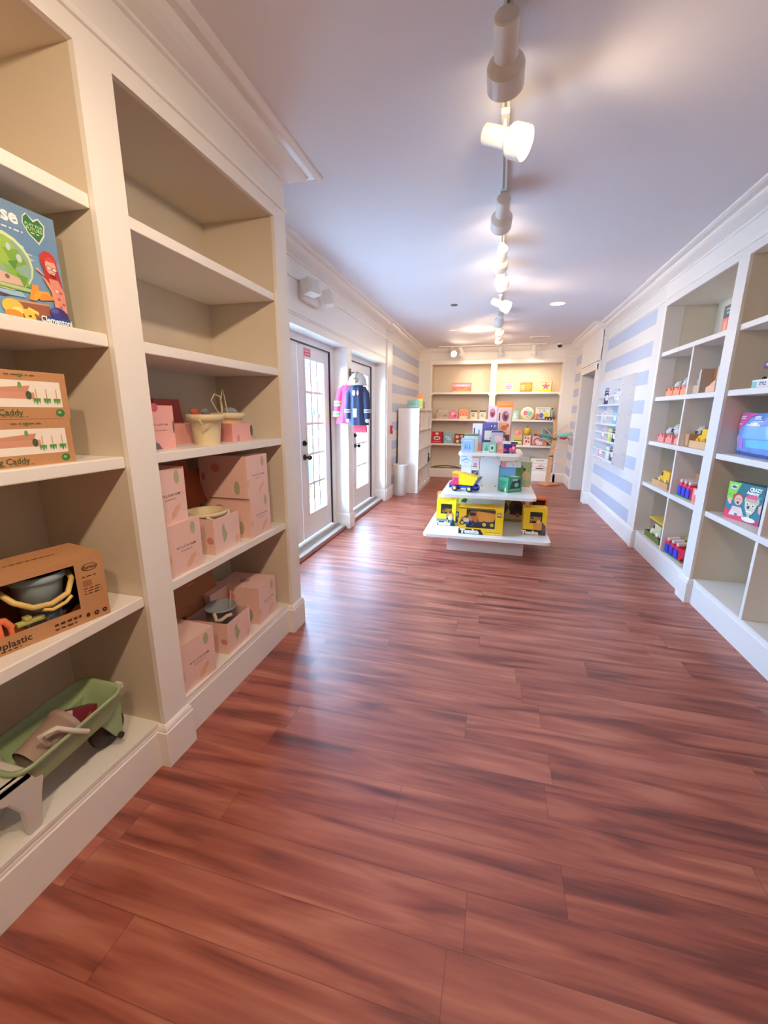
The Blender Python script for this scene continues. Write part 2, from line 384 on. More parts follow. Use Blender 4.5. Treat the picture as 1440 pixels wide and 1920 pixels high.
# ------------------------------------------------------------------ outside: paving, porch post, fence, shrubs
struct('ground', MB().box(-40, -2.05, -25, 45, -0.16, -0.05, mat('#e4e6e6', .9, 'paint')))
pst = thing('porch_post', 'teal blue square porch post seen through the nearer glazed door', 'post', (-3.3, 7.05, -0.05))
MB().box(-.09, .09, -.09, .09, 0, 3.0, mat('#21474f', .5, 'paint')).build('post_shaft', pst, bevel=.01)
MB().box(-.13, .13, -.13, .13, 0, .2, mat('#2a5058', .5, 'paint')).build('post_base', pst, bevel=.01)
fn = thing('picket_fence', 'white picket fence out of doors beyond the glazed doors', 'fence', (-5.2, 9, -0.05))
m = MB()
for k in range(70): m.box(-.01, .01, -5+k*.15, -5+k*.15+.08, .05, 1.0, mat('#e4e8e8', .6, 'paint'))
m.box(-.03, -.01, -5, 5.5, .2, .28, mat('#e4e8e8', .6, 'paint')).box(-.03, -.01, -5, 5.5, .75, .83, mat('#e4e8e8', .6, 'paint'))
m.build('picket_panel', fn)
def shrub(x, y, r, h, label):
    t = thing('shrub', label, 'shrub', (x, y, -.05)); m = MB(); LEAF = mat('#1f3324', .8)
    for k in range(700):
        a = random.uniform(0, 2*PI); b = random.uniform(-1, 1); rr = r*random.uniform(.6, 1)
        p = Vector((rr*math.cos(a)*math.sqrt(1-b*b), rr*math.sin(a)*math.sqrt(1-b*b), h/2+b*h/2*.95)); q = Euler((random.uniform(0, 6), random.uniform(0, 6), 0)).to_matrix()
        m.add([tuple(p+q @ Vector(v)) for v in ((-.07, 0, 0), (0, .035, 0), (.07, 0, 0), (0, -.035, 0))], [(0, 1, 2, 3)], LEAF)
    m.build('foliage', t); MB().cyl((0, 0, 0), (0, 0, h*.6), .05, mat('#6b5a4c', .8, 'wood')).build('stem', t)
shrub(-6.2, 9.8, .8, 1.3, 'round green shrub outside beyond the nearer glazed door')
shrub(-6.4, 13.6, 1.0, 1.7, 'larger green shrub outside beyond the farther glazed door')

# ------------------------------------------------------------------ built-in bookcases
def bookcase(name, label, loc, rz, stiles, depth, shelves, top, x0, x1, divs=(), brackets=False, thick=.042, zb=.205, toph=CEIL_Z):
    """local: front faces -y, x along the unit; stiles = [(a,b)...] solid uprights"""
    t = thing(name, label, 'bookcase', loc, rz)
    m = MB()
    for a, b in stiles: m.box(a, b, 0, .02, zb-.01, top, WHITE)
    m.box(x0, x1, 0, .02, top, toph, WHITE); m.build('face_frame', t)
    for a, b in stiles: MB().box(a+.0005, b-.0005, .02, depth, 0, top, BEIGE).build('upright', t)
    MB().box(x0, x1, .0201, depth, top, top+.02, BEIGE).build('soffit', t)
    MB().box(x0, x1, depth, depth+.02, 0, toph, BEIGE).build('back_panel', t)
    pm = MB(); pm.box(x0, x1, .04, depth, zb-.03, zb, WHITE)
    bays = [(stiles[i][1], stiles[i+1][0]) for i in range(len(stiles)-1)]
    for a, b in bays: sweep(pm, [(b, .043), (a, .043)][::-1], BASE, TRIM)
    for a, b in bays: pm.box(a, b, .028, .04, .19, zb, WHITE)
    for a, b in stiles: sweep(pm, [(a-.0, .04), (a-.0, .0), (b+.0, .0), (b+.0, .04)], BASE, TRIM)
    for a, b in stiles: pm.box(a+.001, b-.001, .002, .04, 0, .19, TRIM)
    pm.build('plinth', t)
    for bi, (a, b) in enumerate(bays):
        for z in shelves:
            sh_ = MB().box(a+.001, b-.001, .02, depth, z-thick, z, WHITE).build('shelf', t, bevel=.004)
            if brackets:
                for q in (a, b): MB().box(q-.03, q+.03, -.006, .03, z-thick-.03, z-thick, WHITE).build('shelf_bracket', sh_, bevel=.003)
        if divs and divs[bi] is not None:
            zs = [zb] + sorted(shelves)
            for k in range(len(zs)-1):
                d = divs[bi]; MB().box(d-.015, d+.015, .025, depth, zs[k], zs[k+1]-thick, WHITE).build('divider', t, bevel=.002)
    return t
# left: world x=-1.28 face, local x -> world y (origin y=-1.1)
O = 1.1
bookcase('built_in_bookcase', 'white built-in bookcase along the left wall with pink cartons on its shelves', (LX, -O, 0), PI/2,
         [(-.05, .12), (O+.058, O+.19), (O+1.232, O+1.364), (O+2.406, O+2.54)], .465, [.785, 1.335, 1.75, 2.165], 2.56, -.05, O+2.54)
# right: local x -> -world y, origin y=5.25
bookcase('built_in_bookcase', 'white built-in bookcase along the right wall with upright dividers in its cubbies', (RX, 5.25, 0), -PI/2,
         [(0, .066), (1.41, 1.556), (2.91, 3.056), (4.41, 4.556), (5.91, 6.2)], .45, [.77, 1.215, 1.67, 2.115], 2.56, 0, 6.2, divs=[.81, 2.25, 3.75, None])
bookcase('built_in_bookcase', 'cream built-in bookcase across the far end wall with small gift items', (0, BY, 0), 0,
         [(-1.53, -1.49), (-.20, -.075), (1.26, 1.30)], .32, [.79, 1.35, 1.94], 2.54, -1.53, 1.30, brackets=True)

# ------------------------------------------------------------------ carton helpers
def carton_mb(w, d, h, col, art=None, T=None):
    """front face at local y=0 looking -y, centred on x; art per face F R L T"""
    m = MB(T); m.box(-w/2, w/2, 0, d, 0, h, col); printed(m, w, d, h, art); return m
def printed(m, w, d, h, art):
    art = art or {}
    if isinstance(art, list): art = {'F': art}
    if 'F' in art: m.face((-w/2, 0, 0), (1, 0, 0), (0, 0, 1), w, h).art(art['F'])
    if 'R' in art: m.face((w/2, 0, 0), (0, 1, 0), (0, 0, 1), d, h).art(art['R'])
    if 'L' in art: m.face((-w/2, d, 0), (0, -1, 0), (0, 0, 1), d, h).art(art['L'])
    if 'T' in art: m.face((-w/2, 0, h), (1, 0, 0), (0, 1, 0), w, d).art(art['T'])
def carton(name, label, cat, loc, rz, w, d, h, col, art=None, group=None, bevel=.0015):
    return carton_mb(w, d, h, col, art).build(name, loc=loc, rz=rz, label=label, cat=cat, group=group)
def window_shell(m, w, d, h, col, hole, inner, t=.004, art=None):
    x0, z0, x1, z1 = hole[0]*w-w/2, hole[1]*h, hole[2]*w-w/2, hole[3]*h
    m.add([(-w/2, 0, 0), (w/2, 0, 0), (w/2, 0, h), (-w/2, 0, h), (x0, 0, z0), (x1, 0, z0), (x1, 0, z1), (x0, 0, z1)], [(0, 1, 5, 4), (1, 2, 6, 5), (2, 3, 7, 6), (3, 0, 4, 7)], col)
    v = [(x, y, z) for z in (0, h) for y in (0, d) for x in (-w/2, w/2)]
    m.add(v, [(0, 2, 3, 1), (4, 5, 7, 6), (2, 6, 7, 3), (0, 4, 6, 2), (1, 3, 7, 5)], col)
    e = .003; v = [(x, y, z) for z in (e, h-e) for y in (e, d-e) for x in (-w/2+e, w/2-e)]
    m.add(v, [(0, 2, 3, 1), (4, 5, 7, 6), (2, 6, 7, 3), (0, 4, 6, 2), (1, 3, 7, 5)], inner)
    printed(m, w, d, h, art)
    return m
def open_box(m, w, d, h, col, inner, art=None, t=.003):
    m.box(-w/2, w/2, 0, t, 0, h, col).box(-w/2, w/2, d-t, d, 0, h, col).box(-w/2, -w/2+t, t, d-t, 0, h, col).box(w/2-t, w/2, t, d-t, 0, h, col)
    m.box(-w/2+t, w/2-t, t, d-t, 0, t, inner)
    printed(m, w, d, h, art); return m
def truck(m, L, body, cab, bedc, wheelc, hub='#e9d64a', z0=0):
    """dump truck facing -x, length L, centred on the origin, width along y"""
    s = L; w = .5*s
    r = .11*s
    m.box(-.48*s, .46*s, -w*.38, w*.38, z0+r*.8, z0+r*1.5, body)
    for x in (-.3, .12, .36):
        for sg in (-1, 1):
            m.cyl((x*s, sg*w*.34, z0+r), (x*s, sg*w*.5, z0+r), r, wheelc, seg=18); m.cyl((x*s, sg*w*.5, z0+r), (x*s, sg*w*.515, z0+r), r*.55, hub, seg=14)
    m.prism([(-.48*s, z0+r*1.5), (-.10*s, z0+r*1.5), (-.10*s, z0+.52*s), (-.34*s, z0+.52*s), (-.42*s, z0+.36*s), (-.48*s, z0+.32*s)], -w*.36, w*.36, cab)
    m.box(-.36*s, -.16*s, -w*.365, w*.365, z0+.37*s, z0+.48*s, '#23262e')
    m.prism([(-.06*s, z0+r*1.7), (.40*s, z0+r*1.9), (.52*s, z0+.48*s), (-.14*s, z0+.55*s), (-.14*s, z0+.49*s)], -w*.45, w*.45, bedc)
    return m

# ------------------------------------------------------------------ ceiling fixtures
TRK = mat('#e6e1da', .35, 'plastic'); HEADM = mat('#ece6dc', .32, 'plastic')
BULB = emit('lamp_face', (1.0, .86, .66), 14.0)
tr = thing('lighting_track', 'long white lighting track running down the middle of the ceiling', 'light track', (-.055, 4, CEIL_Z))
MB().box(-.018, .018, -6.0, 5.43, -.022, 0, TRK).build('rail', tr, bevel=.002)
m = MB()
for y0, y1 in ((-6.0, -2.0), (-1.96, -1.68), (-1.60, -.95), (-.88, -.10), (-.05, .5), (.56, 1.4), (1.5, 5.4)): m.box(-.006, .006, y0, y1, -.0225, -.0215, mat('#8d857c', .5))
m.build('slot', tr)
tr2 = thing('lighting_track', 'short white lighting track crossing in front of the far end wall', 'light track', (-.1, 9.45, CEIL_Z))
MB().box(-1.2, .95, -.018, .018, -.022, 0, TRK).build('rail', tr2, bevel=.002)
def head(x, y, aim, label, lit=1.0, drop=.085, cone=118, s=1.0):
    t = thing('track_spotlight', label, 'spotlight', (x, y, CEIL_Z-.022), 0, 'spotlights on the ceiling tracks')
    MB().box(-.02, .02, -.045, .045, -.026, 0, TRK).build('adapter', t, bevel=.003)
    MB().cyl((0, 0, -.026), (0, 0, -drop), .009, TRK).cyl((-.014, 0, -drop), (.014, 0, -drop), .016, TRK).build('stem', t)
    a = Vector(aim).normalized(); c = Vector((0, 0, -drop-.012)) + a*.03
    pr = [(.0005, -.135), (.037, -.135), (.042, -.130), (.042, -.015), (.064, .008), (.068, .016), (.068, .085), (.065, .085)]
    hm_ = MB()
    for k in range(len(pr)-1): hm_.lathe([(pr[k][0]*s, pr[k][1]*s), (pr[k+1][0]*s, pr[k+1][1]*s)], c, HEADM, 36, a)
    hs = hm_.build('lamp_housing', t)
    MB().lathe([(.066, .085), (.063, .05), (.058, .045)], c, HEADM, 28, a).build('rim', hs)
    MB().lathe([(.060, .070), (.03, .076), (.0005, .078)], c, BULB, 28, a).build('bulb', hs)
    if lit:
        light('SPOT', 'spotlight_beam', Vector((x, y, CEIL_Z-.022)) + c + a*.10, SPOT_W*lit, WARM, aim=a, spot_size=RAD(cone), spot_blend=.9, shadow_soft_size=.05)
    return t
head(-.055, 1.86, (.02, .93, -.33), 'large near white track spotlight pointing away down the room', .3)
head(-.055, 2.36, (.86, -.27, -.43), 'glowing track spotlight near the camera turned to face right', .6, cone=132)
head(-.055, 3.12, (-.05, .93, -.34), 'grey looking track spotlight behind the glowing one, pointing away', .8)
head(-.055, 3.95, (-.1, .92, -.36), 'track spotlight third in line behind the glowing one')
head(-.055, 4.50, (.12, .92, -.36), 'warm lit track spotlight just before the smaller glowing spotlight')
head(-.055, 5.52, (.84, -.30, -.45), 'smaller glowing track spotlight halfway down the room, turned right', .55, cone=132)
head(-.055, 6.35, (-.15, .9, -.4), 'bluish track spotlight just past the halfway glowing one')
head(-.055, 7.15, (.1, .92, -.36), 'second last spotlight pair on the long track, nearer one', .6)
head(-.055, 8.0, (-.05, .95, -.3), 'farthest spotlight hanging on the long track', .6)
head(-1.02, 9.45, (.45, -.75, -.45), 'bright spotlight at the left end of the cross track', .8, cone=140)
head(-.82, 9.45, (.35, .45, -.8), 'tilted open sided spotlight second from the left on the cross track', .65)
head(-.02, 9.45, (.1, .55, -.8), 'dim spotlight in the middle of the cross track', .65)
head(.64, 9.45, (.05, .5, -.85), 'rounded spotlight toward the right of the cross track', .65)
for y, a, w in ((1.1, (-.62, .25, -.85), 'just beyond the camera'), (.3, (-.55, .5, -.8), 'right over the camera'), (-.5, (-.42, .6, -.75), 'a step behind the camera'), (-1.3, (.6, .6, -.6), 'farthest behind the camera')):  # unseen extra heads, added to brighten the near end of the room
    head(-.055, y, a, 'added unseen white track spotlight on the long track, ' + w, .45 if y == 1.1 else 1.35, cone=132)
def ceil_disc(name, cat, label, x, y, r, glow, col='#f3efe8', trim=.012):
    t = thing(name, label, cat, (x, y, CEIL_Z)); MB().lathe([(r, 0), (r, -.006), (r-trim, -.008), (r-trim, -.001)], (0, 0, 0), mat(col, .4), 28).build('trim_ring', t)
    MB().lathe([(r-trim, -.003), (.0005, -.003)], (0, 0, 0), glow, 28).build('lens', t); return t
ceil_disc('recessed_downlight', 'ceiling light', 'round white recessed ceiling disc right of the track', .65, 6.18, .10, emit('downlight_face', (1, .93, .8), 1.4))
ceil_disc('recessed_downlight', 'ceiling light', 'lit round ceiling disc left of the far end of the track', -.42, 7.70, .11, emit('downlight_face2', (1, .9, .72), 3.0))
ceil_disc('ceiling_hole_cover', 'ceiling fitting', 'small round black ceiling opening left of the track', -.64, 5.96, .045, BLACK, '#2a2a2c')
ceil_disc('smoke_detector', 'smoke detector', 'small white round smoke detector left of the lit ceiling disc', -.84, 7.70, .06, mat('#efe9e0', .4))
light('POINT', 'downlight_glow', (-.42, 7.70, CEIL_Z-.12), 5, WARM, shadow_soft_size=.08)
v = thing('air_vent', 'white slotted air vent in the ceiling near the far right corner', 'vent', (.66, 8.72, CEIL_Z))
MB().box(-.17, .17, -.09, .09, -.010, 0, mat('#ece6da', .4)).build('vent_frame', v, bevel=.003)
m = MB()
for k in range(9): m.box(-.13+k*.03, -.118+k*.03, -.06, .06, -.0115, -.0095, '#6f6a64')
m.build('slats', v)
cmn = thing('dome_camera', 'small black and white security dome camera in the far right ceiling corner', 'camera', (1.12, 9.55, CEIL_Z))
MB().cyl((0, 0, -.03), (0, 0, 0), .06, mat('#f0ebe2', .4)).build('mount', cmn)
MB().lathe([(.048, -.03), (.046, -.05), (.03, -.072), (.0005, -.08)], (0, 0, 0), mat('#1a1718', .15), 20).build('dome', cmn)
el = thing('emergency_light', 'white twin head emergency light high on the wall above the nearer glazed door', 'emergency light', (-1.79, 3.92, 2.555), PI/2)
EM = mat('#e4dbd2', .45, 'plastic')
MB().box(-.17, .17, -.055, 0, -.085, .085, EM).build('housing', el, bevel=.018, bseg=3)
for sg, nm in ((-1, 0), (1, 0)):
    hd = MB(Matrix.Translation((sg*.13 + (.14 if sg > 0 else 0), -.105, .02)) @ Euler((RAD(-12), 0, RAD(18*sg))).to_matrix().to_4x4())
    hd.box(-.075, .075, -.045, .045, -.065, .065, EM).box(-.058, .058, -.049, -.043, -.05, .05, mat('#d8cfc6', .3)).build('lamp_head', el, bevel=.02, bseg=3)
MB().cyl((.06, -.05, .02), (.25, -.09, .02), .018, EM).build('swivel_arm', el)
fa = thing('fire_alarm_pull', 'small red fire alarm box on the striped wall beside the cube shelf', 'fire alarm', (-1.772, 7.16, 1.20), PI/2)
MB().box(-.04, .04, -.035, 0, -.07, .07, mat('#c8283c', .35, 'plastic')).build('housing', fa, bevel=.004)
MB().box(-.028, .028, -.042, -.035, -.012, .012, '#f2e6e4').build('pull_bar', fa, bevel=.002)
ol = thing('wall_outlet', 'white electrical outlet low on the striped right wall', 'outlet', (1.60, 6.91, .455), -PI/2)
MB().box(-.04, .04, -.006, 0, -.06, .06, mat('#f2ecd8', .4)).build('cover_plate', ol, bevel=.002)
MB().box(-.016, .016, -.009, -.006, .008, .035, '#d9d2c2').box(-.016, .016, -.009, -.006, -.035, -.008, '#d9d2c2').build('sockets', ol)

# ------------------------------------------------------------------ left bookcase, near bay
L = PI/2
SK = '#e8a58c'
carton('printed_game_box', 'tall blue box picturing a planter and a red-haired child, upper left shelf', 'box', (-1.385, .958, 1.75), L, .42, .07, .325, '#6d93bd', {
 'F': [('r', 0, .0, 1, .62, '#7aa0c6'), ('r', 0, .8, 1, 1, '#7496ba'), ('t', 'greenhouse', .45, .885, .115, '#f4f6f4', .9, 1.0), ('l', .50, .76, .775, .016, '#d7e2ee'),
  ('p', [(.775, .93), (.80, .965), (.845, .925), (.885, .955), (.925, .91), (.915, .82), (.865, .725), (.80, .79), (.765, .87)], '#dfe8dc'), ('p', [(.78, .925), (.805, .955), (.845, .905), (.88, .94), (.915, .90), (.905, .825), (.865, .745), (.805, .80), (.772, .87)], '#2f7a4c'),
  ('t', 'PLAY FOR', .845, .875, .026, '#cfe59a', .4), ('t', 'FUTURE', .845, .84, .030, '#cfe59a', .4), ('l', .815, .875, .805, .010, '#cfe59a'),
  ('e', .70, .66, .05, .012, '#c4d2e2'), ('e', .74, .61, .06, .008, '#c4d2e2'), ('e', .76, .57, .05, .008, '#c4d2e2'),
  ('e', .59, .50, .20, .24, '#d6e6a4'), ('e', .59, .49, .185, .22, '#8fb2a4'), ('p', [(.48, .52), (.55, .68), (.64, .70), (.70, .60), (.66, .50), (.56, .44)], '#9cc250'), ('p', [(.60, .60), (.70, .62), (.75, .52), (.66, .46)], '#7fae3e'), ('p', [(.58, .48), (.68, .44), (.76, .32), (.64, .34)], '#86b848'), ('p', [(.52, .60), (.60, .66), (.58, .56)], '#c2dc7c'), ('p', [(.62, .50), (.69, .53), (.66, .44)], '#5d9434'), ('p', [(.66, .42), (.74, .40), (.70, .30)], '#6aa23c'), ('e', .70, .55, .018, .035, '#c3d3dc'), ('e', .64, .62, .015, .03, '#c3d3dc'),
  ('p', [(.50, .42), (.68, .38), (.70, .32), (.50, .31)], '#d9b8a4'), ('e', .60, .37, .015, .02, '#8a6a5a'), ('r', .45, .275, .775, .31, '#b4cc86'), ('r', .45, .275, .775, .285, '#8aa860'), ('p', [(.50, .25), (.68, .265), (.70, .225), (.56, .215)], '#9cc4d6'), ('p', [(.50, .23), (.60, .22), (.56, .20), (.50, .20)], '#5a4668'),
  ('p', [(.60, .19), (.86, .21), (.87, .07), (.66, .06)], '#9c5e44'), ('p', [(.60, .19), (.86, .21), (.86, .195), (.61, .175)], '#c99a7c'),
  ('e', .60, .12, .07, .07, '#efc04e'), ('e', .63, .10, .04, .03, '#f7dc8c'), ('e', .60, .06, .06, .04, '#e9922f'), ('p', [(.66, .12), (.73, .14), (.75, .03), (.67, .02)], '#f2c452'), ('p', [(.70, .15), (.77, .12), (.77, .09), (.70, .12)], '#f8d468'), ('e', .705, .07, .012, .008, '#5a4630'),
  ('p', [(.76, .36), (.80, .36), (.80, .30), (.74, .215), (.72, .22)], '#ee9a3a'), ('p', [(.78, .31), (.87, .325), (.88, .285), (.82, .27), (.76, .215), (.74, .225)], '#f2a93c'), ('p', [(.82, .30), (.92, .29), (.90, .26), (.80, .23), (.79, .25)], '#e8903a'),
  ('e', .905, .595, .062, .095, '#c73b36'), ('p', [(.855, .58), (.965, .56), (.985, .40), (.965, .32), (.89, .34), (.86, .46)], '#b8332f'), ('e', .915, .56, .040, .070, '#eeb09c'), ('p', [(.875, .62), (.915, .645), (.955, .62), (.935, .60), (.895, .60)], '#d6504a'), ('e', .90, .545, .020, .020, '#4a2c2c'), ('e', .94, .54, .020, .020, '#4a2c2c'), ('e', .90, .545, .016, .015, '#f6d2c4'), ('e', .94, .54, .016, .015, '#f6d2c4'), ('e', .925, .485, .022, .024, '#8c1f2c'), ('r', .912, .494, .938, .502, '#f6f0ea'),
  ('p', [(.885, .45), (.955, .45), (.99, .34), (.99, .14), (.90, .14), (.90, .30)], '#de9484'), ('p', [(.835, .46), (.86, .44), (.90, .38), (.955, .14), (.91, .16), (.89, .33)], '#ee9a78'), ('p', [(.84, .47), (.80, .50), (.81, .52), (.86, .46)], '#f0a888'), ('e', .96, .34, .012, .012, '#b5565e'), ('e', .94, .28, .012, .012, '#b5565e'), ('e', .97, .24, .012, .012, '#b5565e'), ('e', .945, .21, .010, .010, '#b5565e'), ('e', .93, .35, .010, .010, '#f6dcd4'),
  ('e', .83, .06, .010, .014, '#8a5a4a'), ('e', .86, .05, .010, .012, '#e8dcd0'), ('e', .80, .055, .010, .012, '#c9a890'),
  ('e', .915, .145, .065, .055, '#413a8c'), ('p', [(.93, .19), (.985, .16), (.995, .10), (.93, .095)], '#372f7a'), ('e', .89, .165, .030, .022, '#5f5aa8'), ('p', [(.78, .0), (1, .0), (1, .105), (.81, .10)], '#24479a'), ('t', 'Clementoni', .893, .068, .055, '#ffffff', .6, .85)],
 'R': [('r', 0, 0, 1, 1, '#3f7f55')], 'L': [('r', 0, 0, 1, 1, '#3f7f55')], 'T': [('r', 0, 0, 1, 1, '#a9b9cf')]})
def caddy_art(n):
    a = [('p', [(.04, .25), (.95, .25), (.955, .27), (.955, .80), (.04, .80)], '#f2e6d8'), ('p', [(.50, .42), (.78, .42), (.78, .56), (.50, .56)], '#d8987a'), ('p', [(.50, .56), (.74, .56), (.76, .70), (.50, .62)], '#cf8f70'), ('e', .70, .70, .012, .07, '#7ea060'), ('e', .745, .50, .018, .09, '#4b5a3a'),
         ('t', 'Gardening Caddy', .50, .13, .13, '#4c5a2c', .4), ('l', .42, .72, .04, .02, '#8a6a44'), ('e', .93, .13, .03, .085, '#3f7a3e'), ('e', .925, .14, .012, .03, '#8cc06a'), ('l', .62, .80, .90, .025, '#7a5a38'), ('e', .71, .90, .012, .04, '#5f7a3c')]
    for k, x in enumerate((.79, .855, .92)):
        a += [('r', x-.003, .40, x+.003, .64, '#cfa58c'), ('p', [(x-.024, .44), (x+.024, .44), (x+.018, .32), (x+.010, .40), (x, .30), (x-.010, .40), (x-.018, .32)], '#5c9a48')]
    return {'F': a}
for k, (dy, lab) in enumerate(((0, 'brown garden caddy carton with white picture panel, lower one of the stack'), (.006, 'brown garden caddy carton resting on top of its twin, left bookcase'))):
    carton('gardening_caddy_carton', lab, 'box', (-1.335, .845+dy, 1.335+k*.137), L+RAD(-2), .45, .17, .136, KRAFT, caddy_art(k), 'garden caddy cartons on the left bookcase')
# window carton with sand toys
sb = thing('sand_toy_carton', 'brown window carton holding a grey bucket and orange rake', 'box', (-1.355, .865, .785), L+RAD(-12))
Wd, Dp, Hh = .46, .20, .235
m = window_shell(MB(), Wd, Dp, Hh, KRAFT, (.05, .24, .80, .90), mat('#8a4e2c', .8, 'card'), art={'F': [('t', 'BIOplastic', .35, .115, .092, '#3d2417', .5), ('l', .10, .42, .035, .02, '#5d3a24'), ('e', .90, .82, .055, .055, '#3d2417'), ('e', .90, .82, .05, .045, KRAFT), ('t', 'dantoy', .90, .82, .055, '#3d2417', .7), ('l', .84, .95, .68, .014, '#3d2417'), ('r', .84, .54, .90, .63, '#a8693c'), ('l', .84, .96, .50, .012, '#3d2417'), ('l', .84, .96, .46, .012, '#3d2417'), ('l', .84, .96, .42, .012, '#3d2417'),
  ('t', 'o', .96, .11, .09, '#3d2417', 1), ('t', 'o', .90, .11, .09, '#3d2417', 1), ('e', .84, .11, .014, .03, '#3d2417'), ('l', .62, .80, .12, .03, '#3d2417'), ('l', .62, .76, .06, .02, '#3d2417')],
  'T': [('l', .3, .8, .5, .05, '#7a4a28')]})
m.build('carton_shell', sb)
bk = MB(); BG = mat('#9fb4bd', .4, 'plastic')
bk.lathe([(.052, .055), (.058, .10), (.070, .170), (.076, .172), (.082, .176), (.082, .196), (.077, .197), (.072, .176), (.054, .06), (.001, .058)], (.07, .095, 0), BG, 32)
bk.lathe([(.045, .012), (.052, .055), (.001, .056)], (.07, .095, 0), BG, 28).build('toy_bucket', sb)
YL = mat('#e0bd6c', .45, 'plastic'); ORG = mat('#ee7a4a', .45, 'plastic')
m = MB(); m.tube([(-.045, .06, .172), (-.03, .012, .145), (.01, .004, .115), (.06, .002, .108), (.11, .004, .125), (.14, .03, .16), (.145, .06, .18)], .009, YL)
m.tube([(.035, .002, .098), (.06, .0, .088), (.10, .0, .098), (.12, .003, .112)], .006, YL).build('bucket_handle', sb)
m = MB(); m.tube([(-.15, .03, .18), (-.115, .025, .13), (-.10, .02, .105)], [.014, .012, .016], ORG)
m.tube([(-.155, .02, .075), (-.14, .018, .098), (-.10, .016, .108), (-.06, .018, .098), (-.045, .02, .070)], .011, ORG)
for k in range(5): m.tube([(-.152+k*.026, .018, .095 if 0 < k < 4 else .08), (-.152+k*.026, .014, .05), (-.152+k*.026, .004, .038)], [.008, .008, .006], ORG)
m.build('toy_rake', sb)
MB().box(-.03, .045, .02, .04, .058, .072, mat('#c9c06a', .45, 'plastic')).box(-.01, .01, .018, .04, .07, .085, mat('#c9c06a', .45, 'plastic')).build('toy_mould', sb, bevel=.003)
MB().tube([(-.2, .06, .15), (-.19, .05, .09), (-.165, .045, .06)], [.02, .024, .02], mat('#e0683a', .45, 'plastic')).build('toy_shovel', sb)

# green wheelbarrow on the bottom shelf
GR = mat('#9db384', .4, 'plastic'); wb = thing('toy_wheelbarrow', 'sage green toy wheelbarrow with grey legs on the bottom left shelf', 'toy wheelbarrow', (-1.395, .908, .205), RAD(90))
def rrect(cx, cy, w, l, r, z, n=5):
    P = []
    for (sx, sy, a0) in ((1, 1, 0), (-1, 1, 90), (-1, -1, 180), (1, -1, 270)):
        for k in range(n+1):
            a = RAD(a0+90*k/n); P.append((cx+sx*(w/2-r)+r*math.cos(a), cy+sy*(l/2-r)+r*math.sin(a), z))
    return P
# local x = world +y (along shelf), local y = world -x (into the shelf)
def tray_ring(s, z, tilt=.10):
    return [(x, y, zz + tilt*x) for x, y, zz in rrect(.0, .02, .392*s, .215*s, .05*s, z)]
m = MB(); m.rings([tray_ring(.80, .155), tray_ring(.90, .19), tray_ring(.955, .232), tray_ring(1.0, .234), tray_ring(1.02, .243), tray_ring(1.0, .252), tray_ring(.95, .248), tray_ring(.87, .20), tray_ring(.76, .162)], GR)
m.build('tub', wb)
m = MB(); GL = mat('#d5cfc6', .5, 'plastic')
for sg in (-.075, .09):
    m.prism([(-.245, .215), (-.13, .215), (-.12, .16), (-.135, .10), (-.15, .0), (-.19, .0), (-.195, .09), (-.225, .15), (-.29, .185), (-.29, .215)], sg, sg+.022, GL)
m.box(-.29, -.15, -.075, .112, .185, .215, GL).build('leg_frame', wb, bevel=.006)
m = MB()
for sg in (-.045, .085): m.prism([(.08, .20), (.20, .22), (.19, .06), (.175, .04), (.16, .06)], sg, sg+.012, GR)
m.box(.19, .235, -.03, .0, .225, .245, GL).build('wheel_bracket', wb)
m = MB(); BW = mat('#3a2a30', .5, 'plastic')
m.lathe([(.045, -.02), (.066, -.018), (.072, 0), (.066, .018), (.045, .02), (.03, .012), (.001, .012)], (.175, .02, .072), BW, 28, (0, 1, 0), cap0=True).cyl((.175, -.055, .055), (.175, .1, .055), .012, BW).build('wheel', wb)
# contents lying in the tub
cr = thing('toy_bucket', 'dusky pink netted toy bucket with pale handle lying in the green wheelbarrow', 'toy bucket', (-1.385, .845, .345), RAD(90))
m = MB(); PK = mat('#a88d80', .6, 'plastic'); m.lathe([(.052, 0), (.062, .13), (.068, .132), (.068, .15), (.060, .15), (.05, .004)], (-.06, 0, .05), PK, 26, (1, 0, .25)).build('bucket_body', cr)
MB().tube([(-.02, -.05, .10), (-.045, -.062, .155), (0, -.07, .15), (.045, -.08, .105), (.085, -.085, .07)], .009, mat('#d8cdbf', .5, 'plastic')).build('bucket_handle', cr)
carton('toy_packet', 'dark red and pale folded packet tucked in the green wheelbarrow', 'packet', (-1.385, .965, .355), RAD(75), .11, .06, .09, '#7a2434', [('r', .0, .0, .25, 1, '#cdb9aa'), ('p', [(.4, .2), (.9, .3), (.8, .8)], '#a8464a')]).rotation_euler = (RAD(-20), RAD(18), RAD(75))

# ------------------------------------------------------------------ left bookcase, pink cartons
PINK = mat('#efc5b6', .6, 'card'); PINK2 = mat('#f3b0a4', .6, 'card'); GB = '#b3ae86'; OB = '#eab088'; RB = '#d98f80'; GY = '#6b6468'
def pink_art(seed=0, front=True):
    F = [('e', .76, .83, .075, .125, GB), ('e', .05, .36, .06, .09, OB), ('p', [(.50, .08), (.62, .10), (.80, .26), (.78, .33), (.66, .30), (.52, .18)], OB), ('t', 'WILLOW+SIM', .53, .52, .050, '#4a3a3c', .15, 1.0), ('l', .36, .70, .435, .014, '#8a7470')]
    S = [('e', .35, .72, .10, .10, RB), ('e', .78, .25, .06, .17, GB), ('e', .08, .5, .05, .1, '#c99a7c')]
    return {'F': F, 'L': S, 'R': [('e', .5, .6, .1, .12, RB)], 'T': [('e', .45, .5, .13, .11, '#b9a08a'), ('e', .8, .85, .08, .06, OB)]}
